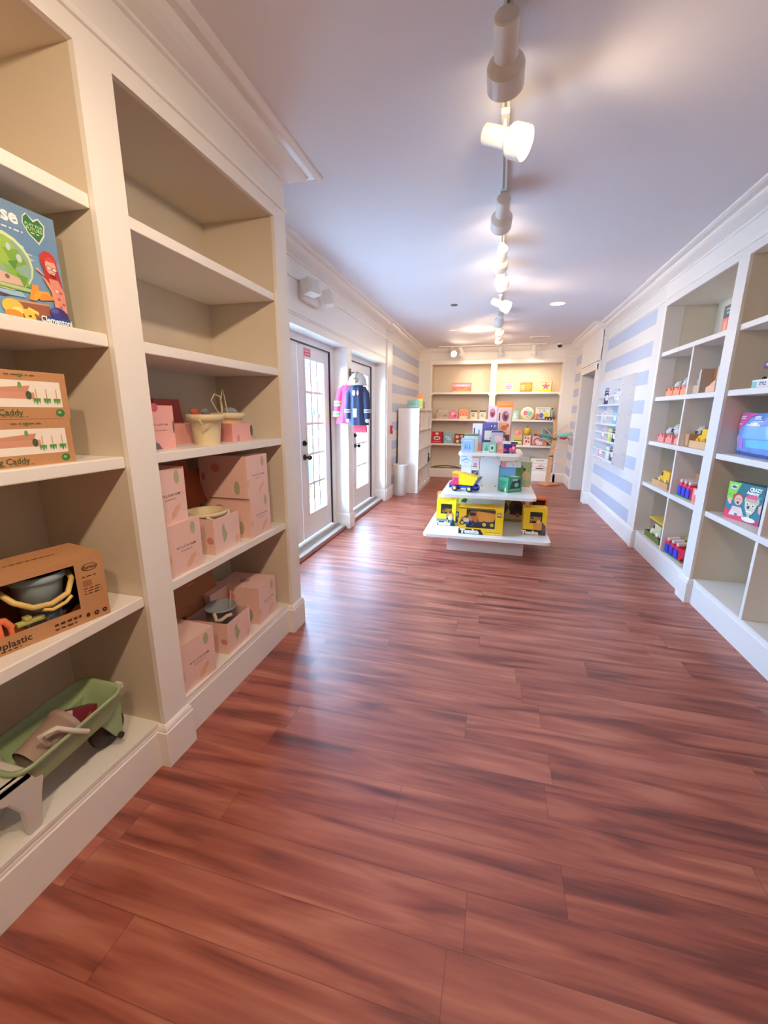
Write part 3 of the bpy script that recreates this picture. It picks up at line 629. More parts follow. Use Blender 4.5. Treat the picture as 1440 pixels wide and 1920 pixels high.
def pbox(x, y, z, rz, w, d, h, label, cc=PINK):
    return carton('gift_carton', label, 'box', (x, y, z), L+RAD(rz), w, d, h, cc, pink_art(), 'pink spotted gift cartons on the left bookcase')
# shelf at .785
pbox(-1.318, 1.505, .785, 0, .215, .30, .235, 'pink spotted gift carton at the front left of the middle shelf, under another')
pbox(-1.335, 1.462, 1.02, 3, .215, .28, .238, 'pink spotted gift carton stacked on the front left carton of the middle shelf')
pbox(-1.318, 2.145, .785, 2, .225, .30, .235, 'pink spotted gift carton at the right end of the middle shelf, under another')
pbox(-1.315, 2.128, 1.0205, 1, .225, .30, .235, 'pink spotted gift carton topping the right end stack of the middle shelf')
# bottom shelf
pbox(-1.322, 1.515, .205, -4, .225, .30, .245, 'pink spotted gift carton at the left end of the bottom shelf')
pbox(-1.345, 2.205, .205, 3, .225, .29, .240, 'pink spotted gift carton at the right end of the bottom shelf')
carton('gift_carton', 'pink gift carton behind the right end carton of the bottom shelf', 'box', (-1.55, 2.02, .205), L, .20, .15, .245, PINK, None, 'pink spotted gift cartons on the left bookcase')
def pink_open(x, y, z, rz, w, d, h, label, lid=True, lid_h=.26, lidcol=KRAFT_IN, cc=PINK):
    t = thing('open_gift_carton', label, 'box', (x, y, z), L+RAD(rz))
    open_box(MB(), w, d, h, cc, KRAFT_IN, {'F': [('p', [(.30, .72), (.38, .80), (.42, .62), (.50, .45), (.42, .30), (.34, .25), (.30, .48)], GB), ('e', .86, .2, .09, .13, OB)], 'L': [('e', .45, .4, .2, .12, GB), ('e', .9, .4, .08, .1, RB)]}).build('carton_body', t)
    if lid:
        T = Matrix.Translation((0, d, h)) @ Euler((RAD(-14), 0, 0)).to_matrix().to_4x4()
        mm = MB(T); mm.box(-w/2, w/2, 0, .004, 0, lid_h, lidcol); mm.face((-w/2, 0, 0), (1, 0, 0), (0, 0, 1), w, lid_h).art([('l', .35, .65, .55, .02, '#c89468'), ('l', .38, .62, .48, .02, '#c89468')])
        mm.box(-w/2-.08, -w/2, 0, .004, .02, lid_h*.75, lidcol).box(w/2, w/2+.085, 0, .004, .02, lid_h*.8, lidcol).build('lid', t)
    return t
pink_open(-1.335, 1.838, .785, 1, .225, .24, .185, 'open pink carton holding a cream bowl with dark orange lid standing behind', lid_h=.27, lidcol=mat('#9c4a24', .8, 'card'))
pink_open(-1.330, 1.868, .205, 2, .225, .25, .180, 'open pink carton holding a grey cup, with tall brown lid behind', lid_h=.33)
CR = mat('#e3cfa6', .5, 'plastic'); CG = mat('#8f9499', .5, 'plastic')
b = MB().lathe([(.055, 0), (.085, .045), (.098, .105), (.104, .107), (.104, .125), (.097, .125), (.088, .10), (.05, .012), (.001, .010)], (0, 0, 0), CR, 32).build('bowl_body', thing('cream_bowl', 'cream plastic bowl sitting in the open carton on the middle shelf', 'bowl', (-1.45, 1.83, .865)))
m = MB(); m.tube([(.07, -.09, .11), (.10, -.06, .085), (.085, 0, .08), (.10, .05, .10), (.07, .09, .112)], .008, CR).build('handle', b.parent)
cp = thing('grey_cup', 'grey plastic toddler bucket with beige strap sitting in the bottom shelf carton', 'cup', (-1.435, 1.86, .275))
MB().lathe([(.065, 0), (.075, .09), (.082, .15), (.086, .15), (.086, .16), (.079, .16), (.06, .008), (.001, .008)], (0, 0, 0), CG, 32).build('cup_body', cp)
MB().tube([(.02, -.085, .15), (.05, -.11, .125), (.075, -.10, .13), (.085, -.07, .14), (.10, -.045, .14)], .010, mat('#c9ad92', .7)).tube([(.02, .05, .10), (.02, .06, .17), (.02, .07, .22)], .005, mat('#caa68c', .7)).build('strap', cp)
# shelf 1.335
carton('small_gift_carton', 'small pink gift carton standing upright at the left of the cup shelf', 'box', (-1.40, 1.535, 1.335), L+RAD(4), .165, .07, .185, PINK2, {'F': [('e', .30, .95, .13, .10, '#d45a62'), ('p', [(.2, 0), (.45, 0), (.35, .12), (.24, .18)], GY), ('t', 'WILLOW+SIM', .45, .56, .048, '#4a3a3c', .15, 1.0), ('l', .25, .7, .42, .02, '#a8706c'), ('e', .96, .5, .035, .16, GY)], 'R': [('r', 0, 0, 1, 1, '#d98f84')]})
ro = thing('open_red_carton', 'open coral red carton behind the cream bucket', 'box', (-1.52, 1.86, 1.335), L+RAD(-6))
open_box(MB(), .20, .16, .10, PINK2, '#b8504a').build('carton_body', ro)
MB(Matrix.Translation((0, .16, .10)) @ Euler((RAD(-12), 0, 0)).to_matrix().to_4x4()).box(-.12, .12, 0, .004, 0, .125, mat('#cf6058', .7, 'card')).box(-.12, -.116, -.09, 0, 0, .10, mat('#dd8478', .7, 'card')).build('lid', ro)
cb = thing('cream_bucket', 'cream beach bucket with a looped rope handle', 'bucket', (-1.405, 1.835, 1.335))
MB().lathe([(.060, 0), (.066, .06), (.074, .115), (.086, .116), (.090, .145), (.084, .147), (.070, .118), (.058, .006), (.001, .006)], (0, 0, 0), CR, 36).build('bucket_body', cb)
RP = mat('#d3bd94', .8, 'cloth')
MB().tube([(.03, .086, .13), (.03, .10, .18), (.03, .085, .235), (.03, .045, .245), (.02, .03, .215), (.03, .05, .17), (.03, .08, .14)], .0035, RP).tube([(.03, -.086, .13), (.05, -.11, .12), (.06, -.10, .09), (.07, -.075, .10)], .0045, RP).build('rope_handle', cb)
for (dx, dy, col, lab) in ((-.02, -.03, '#c85a50', 'red rolled sand toy poking out of the cream bucket'), (.0, .02, '#7c8088', 'grey sand toy poking out of the cream bucket')):
    MB().tube([(-1.405+dx, 1.835+dy, 1.40), (-1.405+dx, 1.835+dy-.01, 1.47), (-1.40+dx, 1.835+dy-.03, 1.50)], [.018, .02, .016], mat(col, .6, 'plastic'), 10).build('sand_toy', label=lab, cat='sand toy')
pb = carton('low_gift_carton', 'low pink gift carton under a cream tub at the right of the cup shelf', 'box', (-1.385, 2.115, 1.335), L+RAD(4), .215, .15, .098, PINK2, {'F': [('e', .98, .55, .07, .34, GY), ('e', .28, .12, .07, .25, RB)], 'L': [('r', 0, 0, 1, 1, '#e08f84')]})
tb = thing('cream_tub', 'cream tub holding a folded grey item, on the low pink carton', 'tub', (-1.46, 2.10, 1.433))
MB().lathe([(.07, 0), (.075, .025), (.088, .026), (.092, .055), (.086, .056), (.07, .01), (.001, .01)], (0, 0, 0), CR, 32).build('tub_body', tb)
MB().tube([(.02, -.08, .04), (.02, -.085, .12), (.02, -.06, .18), (.02, -.045, .12), (.02, -.03, .05)], .0035, RP).build('rope_handle', tb)
MB().ball((-1.46, 2.12, 1.485), .042, mat('#8f9298', .8, 'cloth'), 1, 1.2, .8).build('grey_sponge', label='speckled grey rounded toy resting in the cream tub', cat='toy')

# ------------------------------------------------------------------ hanging costumes on the pier
def jacket(label, loc, rz, main, w, h, extra, lean=0):
    t = thing('toy_costume_jacket', label, 'costume', loc, rz); m = MB(); MT = mat(main, .75, 'cloth'); R = []
    prof = [(h, .10*w, .03), (h*.985, .34*w, .05), (h*.93, .52*w, .07), (h*.85, .60*w, .085), (h*.6, .58*w, .09), (h*.3, .62*w, .10), (0, .68*w, .10)]
    for z, a, d in prof:
        R.append([(a*math.cos(2*PI*k/28) + lean*(h-z), d*math.sin(2*PI*k/28)*(1+.12*math.sin(9*2*PI*k/28)), z-h) for k in range(28)])
    m.rings(R[::-1], MT).build('jacket_body', t)
    for sg in (-1, 1):
        a = MB(); a.tube([(sg*.36*w, 0, -h*.07), (sg*.56*w+lean*.2*h, -.02, -h*.22), (sg*.64*w+lean*.5*h, -.035, -h*.52), (sg*.66*w+lean*.8*h, -.045, -h*.84)], [.036, .046, .042, .040], MT, 12).build('sleeve', t)
    e = MB(); extra(e, w, h, t, lean); return t
def red_extra(e, w, h, t, lean):
    for k, zc in enumerate((-.50, -.76)):
        for sg in (-1, 1):
            x = sg*.645*w+lean*abs(zc)*h
            q = MB(); z = zc*h
            q.lathe([(.047, -.03), (.048, -.012)], (x, -.04, z), mat('#e8f08a', .5), 14).lathe([(.048, -.012), (.048, .012)], (x, -.04, z), mat('#58d080', .5), 14).lathe([(.048, .012), (.047, .03)], (x, -.04, z), mat('#e8f08a', .5), 14).build('reflective_stripe', t)
def navy_extra(e, w, h, t, lean):
    e.face((-.5*w+lean*h*.5, -.102, -h), (1, 0, 0), (0, 0, 1), w, h)
    e.art([('r', .30, .20, .56, .42, '#a9a79c'), ('e', .36, .80, .10, .07, '#f1eef0'), ('e', .62, .80, .07, .06, '#e98a9c'), ('r', .495, .05, .505, .95, '#15162c')]).build('badges', t)
    for sg in (-1, 1):
        x = sg*.65*w+lean*h*.7
        MB().lathe([(.044, -.012), (.045, .0)], (x, -.04, -h*.60), '#d8d4d8', 14).lathe([(.044, .0), (.045, .012)], (x, -.04, -h*.68), '#d8d4d8', 14).build('cuff_stripe', t)
        MB().ball((x, -.045, -h*.88), .026, mat('#f2f0ee', .6, 'cloth')).build('cuff', t)
hk = thing('wall_hook', 'dark metal hook at the top of the pier carrying the costumes', 'hook', (-1.782, 5.10, 1.96))
MB().box(0, .008, -.02, .02, -.05, .05, mat('#4a4648', .4, 'metal')).tube([(.008, 0, .0), (.06, -.06, .0), (.12, -.20, -.02), (.20, -.33, -.02)], .006, mat('#8a8688', .4, 'metal')).build('hook_arm', hk)
jacket('red child costume jacket with yellow and green stripes hanging behind the navy one', (-1.70, 4.90, 1.82), RAD(8), '#e0305a', .20, .46, red_extra, -.12)
jacket('navy child costume jacket with badges hanging on the pier between the doors', (-1.575, 4.76, 1.795), RAD(3), '#1f2042', .175, .45, navy_extra, .03)
MB().rings([[(-.085+.17*(k % 2), (-.02 if k < 2 else .02), 0) for k in (0, 1, 3, 2)], [(-.075+.17*(k % 2), (-.02 if k < 2 else .02), -.13) for k in (0, 1, 3, 2)]], mat('#e8283c', .7, 'cloth'), smooth=False).build('red_costume_trousers', loc=(-1.585, 4.86, 1.385), label='bright red trousers hem hanging below the navy costume jacket', cat='costume', bevel=.01)
hm = thing('toy_helmet', 'silver grey plastic costume helmet hanging above the navy jacket', 'toy helmet', (-1.575, 4.76, 1.79), 0)
SV = mat('#b9b4ac', .25, 'plastic')
MB().lathe([(.125, 0), (.112, .015), (.105, .05), (.092, .09), (.06, .125), (.03, .138), (.001, .14)], (0, 0, 0), SV, 28, sy=.8).build('helmet_shell', hm)
MB().tube([(0, -.085, .04), (0, -.075, .10), (0, -.03, .142), (0, .03, .142)], .010, SV).build('crest', hm)
MB().lathe([(.001, -.003), (.03, -.003), (.03, .003), (.001, .003)], (0, -.088, .05), mat('#c9b07a', .35, 'metal'), 16, (0, 1, 0)).build('badge', hm)

# ------------------------------------------------------------------ cube shelf and bin
CUB = mat('#eeeae8', .35, 'paint')
cu = thing('cube_shelf', 'white four by four cube shelf unit against the striped left wall', 'shelf unit', (-1.365, 8.43, 0), L)
S_, th = 1.53, .04
m = MB(); m.box(-S_/2, -S_/2+th, 0, .39, 0, 1.565, CUB).box(S_/2-th, S_/2, 0, .39, 0, 1.565, CUB).box(-S_/2+th, S_/2-th, 0, .39, 1.525, 1.565, CUB).box(-S_/2+th, S_/2-th, 0, .39, .0, .08, CUB).build('carcass', cu, bevel=.002)
cw = (S_-2*th)/4; chh = (1.525-.08)/4
for k in (1, 2, 3): MB().box(-S_/2+th, S_/2-th, .003, .385, .08+k*chh-.008, .08+k*chh+.008, CUB).build('shelf', cu)
for k in (1, 2, 3):
    MB().box(-S_/2+th+k*cw-.008, -S_/2+th+k*cw+.008, .002, .386, .08, 1.525, CUB).build('divider', cu)
MB().box(-S_/2+th, S_/2-th, .383, .389, .08, 1.525, mat('#efe4d4', .6, 'paint')).build('back_panel', cu)
def cubby(k, r): return 8.43-S_/2+th+(k+.5)*cw, .08+r*chh+.008
specs = [(0, 3, '#cf7f8a', .20, .27, 'rose pink book in the top nearest cubby'), (1, 3, '#b9c97c', .14, .24, 'lime green boxed toy in the top row, second cubby'), (3, 3, '#b8455e', .16, .24, 'dark pink boxed toy in the top farthest cubby'), (3, 2, '#e2766a', .10, .28, 'coral edged book in the second row farthest cubby'),
         (2, 1, '#2f4a45', .06, .16, 'dark green book in the third row, third cubby'), (0, 0, '#d08a98', .22, .28, 'pink boxed kit in the bottom nearest cubby'), (1, 0, '#d9a79c', .14, .24, 'peach boxed kit in the bottom row second cubby'), (3, 0, '#5a6a68', .05, .22, 'thin dark board in the bottom farthest cubby'), (0, 1, '#e0c9bc', .10, .22, 'pale peach book in the third row nearest cubby')]
for k, r, c_, w_, h_, lab in specs:
    y, z = cubby(k, r); carton('boxed_toy', lab, 'box', (-1.40, y, z), L, w_, .16, h_, mat(c_, .5, 'card'), [('e', .5, .55, .3, .2, '#f0e8dc'), ('r', .15, .1, .85, .2, '#f5efe6')], 'boxed toys in the cube shelf')
y, z = cubby(3, 1); bt = thing('plush_bear', 'small dark grey plush bear in the third row farthest cubby', 'plush toy', (-1.40, y, z)); DG = mat('#4a5058', .9, 'plush')
MB().ball((0, 0, .07), .055, DG, 1, 1, 1.3).build('body', bt); MB().ball((0, 0, .165), .042, DG).ball((0, -.035, .205), .015, DG).ball((0, .035, .205), .015, DG).build('head', bt); MB().tube([(.02, -.04, .10), (.05, -.06, .06)], .015, DG).tube([(.02, .04, .10), (.05, .06, .06)], .015, DG).build('arms', bt)
pc = thing('teal_suitcase_box', 'pale teal rounded carry case on top of the cube shelf', 'case', (-1.52, 7.93, 1.565), 0)
MB().box(-.11, .11, -.09, .09, 0, .15, mat('#9cc4bd', .5, 'plastic')).build('case_body', pc, bevel=.02, bseg=3); MB().box(-.112, .112, -.005, .005, .0, .152, '#5f8f92').box(-.112, .112, -.092, -.088, .07, .08, '#5f8f92').build('seam', pc)
carton('tall_printed_tube_box', 'tall green box with an orange top on the cube shelf', 'box', (-1.40, 7.86, 1.565), 0, .105, .10, .245, mat('#c3cf5c', .5, 'card'), [('r', 0, .72, 1, 1, '#ee7a3c'), ('r', 0, .66, 1, .74, '#f2a050'), ('e', .5, .35, .28, .16, '#7fa83c'), ('e', .5, .35, .16, .09, '#d8e07a')])
carton('small_toy_box', 'small grey and coral box at the right end on top of the cube shelf', 'box', (-1.355, 8.15, 1.565), L, .13, .09, .12, '#8d96a4', [('r', 0, 0, 1, .45, '#dd6a6a'), ('e', .5, .62, .3, .15, '#d8dce4')])
wb_ = thing('waste_bin', 'tall translucent white waste bin standing beside the cube shelf', 'waste bin', (-1.64, 7.40, 0)); CL = mat('#f1ede6', .3, 'clear')
MB().lathe([(.001, .004), (.105, .004), (.108, .0), (.112, .02), (.135, .56), (.139, .565), (.139, .575), (.133, .575), (.130, .56), (.105, .02)], (0, 0, 0), CL, 40).build('bin_body', wb_)
MB().lathe([(.134, .565), (.141, .568), (.141, .578), (.134, .580)], (0, 0, 0), mat('#f4f1ea', .3), 40).build('bin_rim', wb_)

# ------------------------------------------------------------------ tiered display stand in the middle of the floor
ST = mat('#f0edea', .3, 'paint'); CX, CY = -.045, 4.90
st = thing('tiered_display_stand', 'white three tier square display stand in the middle of the wooden floor', 'display stand', (CX, CY, 0))
def tier(w, z, t=.03, r=.05):
    m = MB(); R = [rrect(0, 0, w, w, r, zz, 5) for zz in (z-t, z)]; m.rings(R, ST, smooth=False); return m.build('tier', st, bevel=.004)
MB().box(-.406, .406, -.405, .405, 0, .21, ST).build('base_box', st, bevel=.003)
tier(1.29, .24); tier(.98, .65); tier(.665, 1.08)
for z0, z1, w in ((.24, .62, .19), (.65, 1.05, .105)):
    MB().box(-w, w, -w+.05, w+.05, z0, z1, ST).build('column', st, bevel=.002)
for x, z in ((-.075, 1.02), (.075, 1.02), (-.075, .69), (.075, .69)):
    MB().cyl((x, -.0585, z), (x, -.055, z), .007, mat('#8c8a88', .3, 'metal'), seg=10).build('screw', st)

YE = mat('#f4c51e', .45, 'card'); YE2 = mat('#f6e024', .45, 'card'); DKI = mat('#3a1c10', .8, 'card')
def truck_box(label, loc, rz, w, d, h, col, hole, truck_L, photo, wordx, wz=.10, wsz=.13, extra=(), tcol=('#24242a', '#f2b41c', '#f2b41c'), group='yellow window cartons on the lowest display tier'):
    t = thing('toy_truck_carton', label, 'box', loc, rz, group)
    F = [('r', 0, 0, 1, .20, '#1f1a1c')] + list(photo) + [('t', 'Tonka', wordx, wz, wsz, '#fbfaf6', 2.2, 1.25)] + list(extra)
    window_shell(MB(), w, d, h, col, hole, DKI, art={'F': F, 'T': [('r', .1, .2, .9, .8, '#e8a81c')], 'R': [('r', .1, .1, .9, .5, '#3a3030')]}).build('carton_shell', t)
    tk = truck(MB(), truck_L, tcol[0], tcol[1], tcol[2], '#1a1a1c', z0=0)
    x = (hole[0]+hole[2])/2*w-w/2; tk.build('toy_truck', t, loc=(x, d*.5, h*hole[1]*.9+.002))
    x0, z0, x1, z1 = hole[0]*w-w/2, hole[1]*h, hole[2]*w-w/2, hole[3]*h
    MB().add([(x0, .0015, z0), (x1, .0015, z0), (x1, .0015, z1), (x0, .0015, z1)], [(0, 1, 2, 3)], mat('#ffffff', .08, 'film')).build('clear_window', t)
    return t
def boy(cx, cz, s, truckc):
    return [('e', cx, cz, s*1.6, s*1.5, '#c98a4a'), ('p', [(cx-s*1.7, cz-s*1.6), (cx-s*1.4, cz-.1*s), (cx, cz+.3*s), (cx+1.6*s, cz-.7*s), (cx+2.1*s, cz-2.2*s), (cx-1.2*s, cz-2.3*s)], truckc), ('e', cx, cz+.55*s, s*.62, s*.95, '#e8b48e'), ('e', cx, cz+1.15*s, s*.66, s*.5, '#6a4428'), ('e', cx-s*1.1, cz-1.6*s, s*.75, s*1.0, '#20242e'), ('e', cx-s*1.1, cz-1.6*s, s*.4, s*.55, '#e2b34a'), ('e', cx+s*1.2, cz-1.9*s, s*.6, s*.8, '#20242e'), ('p', [(cx-.9*s, cz), (cx+.8*s, cz), (cx+.6*s, cz-1.1*s), (cx-.7*s, cz-1.1*s)], '#e9d3a0')]
truck_box('wide yellow window carton with an orange dump truck, front centre of the lowest tier', (-.095, 4.37, .24), RAD(1), .455, .24, .285, YE, (.17, .25, .82, .955), .325, boy(.17, .56, .085, '#3a52a8'), .25, .10, .15,
          [('p', [(.50, .20), (1, .20), (1, 0), (.58, 0)], '#f4c51e'), ('l', .62, .95, .10, .02, '#6a5a20'), ('l', .66, .95, .05, .015, '#f7f2e0'), ('r', .86, .70, .95, .85, '#4a3a2a'), ('r', .87, .74, .94, .83, '#cfc3b0'), ('r', 0, .97, .8, 1, '#4a2c12')], tcol=('#1d1b1e', '#f79a10', '#f7a010'))
truck_box('yellow window carton with a blue truck picture at the left end of the lowest tier', (-.49, 4.64, .24), RAD(0), .215, .15, .300, YE2, (.22, .46, .80, .84), .11, boy(.72, .38, .13, '#5a86c8')+[('r', .0, .16, .55, .26, '#7f93a8')], .32, .08, .13)
truck_box('yellow window carton with an orange digger picture at the right end of the lowest tier', (.455, 4.52, .24), RAD(2), .235, .16, .290, YE, (.28, .44, .80, .86), .12, [('e', .70, .34, .26, .16, '#ee8a2c'), ('p', [(.45, .22), (.62, .48), (.80, .50), (.86, .20)], '#f09a34'), ('e', .66, .50, .09, .08, '#e8b48e'), ('p', [(.80, .50), (.98, .34), (.98, .10), (.82, .14)], '#5a5a66'), ('r', .55, .0, 1, .12, '#5a4434')], .32, .08, .13)
# cartons seen behind them
carton('toy_truck_carton', 'dark carton with a black machine picture behind, right of centre on the lowest tier', 'box', (.265, 5.05, .24), RAD(-4), .24, .14, .275, mat('#b8a56a', .5, 'card'), [('e', .58, .62, .34, .34, '#5a3a28'), ('p', [(.30, .30), (.95, .30), (.95, .62), (.62, .80), (.35, .62)], '#2e1a18'), ('e', .68, .30, .1, .1, '#b04a3a'), ('p', [(0, .9), (.25, .6), (.05, .3), (0, .3)], '#4c4a34'), ('r', 0, 0, 1, .1, '#8d8052')], 'yellow window cartons on the lowest display tier')
carton('toy_truck_carton', 'yellow and green printed carton behind the left front cartons on the lowest tier', 'box', (-.30, 4.98, .24), 0, .17, .14, .30, mat('#d8d06a', .5, 'card'), [('e', .45, .75, .25, .12, '#3c3c3a'), ('p', [(.1, .5), (.9, .45), (.8, .2), (.2, .2)], '#8a9a5a'), ('e', .75, .72, .2, .10, '#9fb0a4')], 'yellow window cartons on the lowest display tier')
carton('toy_truck_carton', 'yellow carton with blue wheel picture just behind the wide carton on the lowest tier', 'box', (-.355, 4.70, .24), 0, .12, .12, .245, mat('#efe0a0', .5, 'card'), [('r', 0, .75, 1, 1, '#f0d83c'), ('e', .35, .5, .3, .17, '#3e62a8'), ('e', .35, .5, .15, .085, '#c9d4e8'), ('e', .3, .22, .2, .12, '#55524c')], 'yellow window cartons on the lowest display tier')
ob = thing('orange_boxed_toy', 'orange open topped boxed toy at the rear right of the lowest tier', 'box', (.515, 4.88, .24), RAD(3)); OR2 = mat('#d8682c', .5, 'card')
window_shell(MB(), .17, .12, .33, OR2, (.1, .45, .9, .93), mat('#7a3418', .7)).build('carton_shell', ob)
MB().cyl((-.055, .05, .20), (.06, .05, .20), .022, mat('#e3c08a', .5, 'wood')).build('wooden_roller', ob)
carton('orange_boxed_toy', 'orange and cream boxed toy at the rear left of the lowest tier', 'box', (-.56, 4.95, .24), 0, .16, .12, .32, mat('#c9803a', .5, 'card'), [('r', .1, .6, .95, .95, '#e8dfae'), ('l', .2, .8, .75, .03, '#8a8a5a')])

# big toy dump truck on the middle tier
tk = thing('toy_dump_truck', 'yellow, red and blue toy dump truck on the left of the middle tier', 'toy truck', (-.30, 4.66, .65), RAD(-14))
BL = mat('#3350c8', .35, 'plastic'); RD = mat('#e02f55', .35, 'plastic'); YT = mat('#f9c914', .35, 'plastic'); OT = mat('#f2792a', .35, 'plastic'); WH = mat('#1e2340', .5, 'plastic')
MB().box(-.15, .15, -.045, .045, .038, .062, BL).box(-.165, -.145, -.055, .055, .03, .09, BL).build('chassis', tk, bevel=.004)
MB().prism([(-.155, .062), (-.05, .062), (-.05, .14), (-.075, .155), (-.115, .15), (-.13, .115), (-.155, .105)], -.055, .055, RD).build('cab', tk, bevel=.008); cabp = bpy.data.objects['cab']
MB().prism([(-.075, .112), (-.118, .112), (-.106, .143), (-.078, .147)], -.0565, .0565, '#b0207a').prism([(-.134, .108), (-.120, .145), (-.118, .145), (-.132, .108)], -.045, .045, '#b0207a').build('cab_window', cabp)
MB().prism([(-.125, .150), (-.03, .150), (-.03, .195), (-.12, .205)], -.062, .062, OT).prism([(-.13, .20), (-.03, .19), (-.03, .198), (-.13, .212)], -.066, .066, YT).build('canopy', tk, bevel=.004)
m = MB(); m.prism([(-.045, .075), (.115, .075), (.165, .165), (.155, .172), (-.045, .205), (-.055, .198)], -.068, .068, YT); m.build('dump_bed', tk, bevel=.004)
MB().prism([(.112, .072), (.120, .070), (.178, .160), (.168, .168)], -.064, .064, BL).build('tailgate', tk, bevel=.003)
for x in (-.09, .075, .115):
    for sg in (-1, 1):
        if x == .115 and sg < 0: continue
        w_ = MB(); w_.lathe([(.001, 0), (.020, .0), (.034, .004), (.036, .012), (.036, .024), (.032, .028), (.001, .028)], (x, sg*.048, .036), WH, 22, (0, sg, 0)); w_.lathe([(.018, .0285), (.016, .031), (.001, .031)], (x, sg*.048, .036), mat('#e9dc62', .4, 'plastic'), 18, (0, sg, 0)); w_.build('wheel', tk)
gb = carton('boxed_dinosaur_toy', 'green printed carton turned cornerwise on the right of the middle tier', 'box', (.235, 4.73, .65), RAD(42), .20, .14, .165, mat('#3f9a72', .5, 'card'), {'L': [('t', 'JURASSIC', .5, .68, .12, '#1f5a40', .8), ('t', 'PARTY', .5, .52, .10, '#1f5a40', .8), ('e', .2, .18, .08, .10, '#c98a5a'), ('e', .75, .18, .10, .16, '#e2d8a0'), ('e', .45, .1, .2, .08, '#2f7a58')], 'F': [('p', [(.12, .25), (.3, .75), (.9, .85), (.92, .25)], '#2b3c3a'), ('t', 'DINO', .5, .82, .13, '#e8efe6', 1), ('e', .62, .48, .16, .14, '#7fd0b4'), ('r', .15, .12, .9, .2, '#8fc0a4')], 'T': [('r', .45, 0, .9, 1, '#efe9d8')]})
for k, (z, x, lab) in enumerate(((.65, .125, 'light blue carton, lower of two at the right of the middle tier column'), (.78, .140, 'light blue carton stacked upon its twin beside the column'))):
    carton('blue_toy_carton', lab, 'box', (x, 4.86, z), RAD(6), .20, .17, .13 if k == 0 else .13, mat('#86c4e8', .5, 'card'), {'F': [('r', 0, .88, 1, 1, '#6fb2dc'), ('e', .7, .3, .03, .04, '#4a86b0')], 'R': [('r', 0, 0, 1, 1, '#8fb46a'), ('e', .4, .5, .3, .3, '#a8c87c'), ('e', .75, .35, .08, .12, '#e8e4d0')]}, 'light blue cartons on the middle tier')
carton('animal_toy_box', 'green and brown box with animal eye picture behind the blue cartons', 'box', (.325, 5.12, .65), RAD(-8), .19, .12, .295, mat('#a9b48a', .5, 'card'), [('e', .35, .62, .3, .25, '#84a658'), ('e', .62, .70, .07, .05, '#1d1a18'), ('e', .75, .45, .25, .18, '#d9b98a'), ('r', 0, 0, 1, .12, '#cfae7c')])
carton('white_flat_box', 'white speckled flat box on top of the blue cartons under the top tier', 'box', (.185, 4.83, .91), RAD(3), .21, .15, .052, mat('#f0e8e6', .5, 'card'), {'F': [('r', 0, 0, .25, 1, '#ec8a96'), ('e', .6, .5, .03, .12, '#b85a6a'), ('e', .8, .4, .02, .1, '#8ab0c0')]})
carton('white_stacking_box', 'white box with black sketch print at the bottom left of the middle tier column', 'box', (-.205, 4.84, .65), 0, .09, .12, .225, mat('#f2f2f6', .5, 'card'), [('r', .08, .60, .92, .93, '#54545c'), ('p', [(.15, .68), (.85, .88), (.8, .9), (.12, .73)], '#c8c8d0'), ('r', .08, .1, .92, .5, '#9aa6cc')])
carton('white_craft_box', 'pale box carrying the sketch printed box left of the column', 'box', (-.31, 4.90, .65), 0, .11, .12, .265, mat('#efe6d6', .5, 'card'), [('l', .2, .8, .3, .02, '#c9b9a0'), ('l', .2, .8, .6, .02, '#c9b9a0')])
carton('drawing_kit_box', 'white and blue sketch box stacked left of the column below the top tier', 'box', (-.315, 4.86, .915), RAD(-3), .14, .13, .125, mat('#e9effa', .5, 'card'), [('t', 'Luxe', .4, .78, .14, '#6a7ec0', .2), ('p', [(.15, .40), (.62, .62), (.64, .57), (.18, .35)], '#5a6690'), ('p', [(.55, .58), (.85, .38), (.84, .34), (.54, .52)], '#8fa4d8'), ('l', .3, .75, .18, .04, '#8a9ad0')])
carton('pink_face_box', 'small pale pink box on top of the sketch printed box', 'box', (-.205, 4.85, .875), 0, .09, .12, .155, mat('#f2d6d2', .5, 'card'), [('r', .1, .8, .9, .9, '#e0a070'), ('e', .5, .35, .2, .1, '#c88a96'), ('r', .2, .15, .7, .22, '#4a3a44')])
# top tier
T3 = 1.08
carton('blue_printed_box', 'pale blue printed box at the left front of the top tier', 'box', (-.290, 4.64, T3), RAD(2), .135, .13, .145, mat('#a9cbee', .4, 'card'), {'F': [('r', .04, .04, .96, .96, '#9cc8f4'), ('l', .15, .85, .82, .07, '#dcebfb'), ('p', [(.25, .25), (.32, .7), (.38, .25)], '#5a8fd0'), ('p', [(.42, .25), (.46, .75), (.52, .25)], '#5a8fd0'), ('p', [(.6, .25), (.68, .7), (.74, .25)], '#5a8fd0'), ('l', .15, .85, .10, .07, '#c8a8d8')], 'R': [('r', 0, 0, 1, 1, '#e0d8ce')]})
carton('green_lidded_box', 'box with dark green lid edge behind the pale blue one on the top tier', 'box', (-.265, 4.82, T3), 0, .155, .13, .185, mat('#ccd2c4', .5, 'card'), {'F': [('r', 0, .88, 1, 1, '#5d7a50')], 'T': [('r', 0, 0, 1, 1, '#8aa07c')]})
carton('green_ring_box', 'small sea green box with ring picture at the front of the top tier', 'box', (-.060, 4.635, T3), RAD(-1), .145, .10, .105, mat('#8fbfa4', .45, 'card'), [('e', .70, .5, .17, .30, '#e9efe6'), ('e', .70, .5, .11, .2, '#4a6a5e'), ('p', [(.15, .2), (.3, .85), (.42, .2)], '#5a9a80'), ('r', .02, .02, .5, .2, '#d8e0d0')])
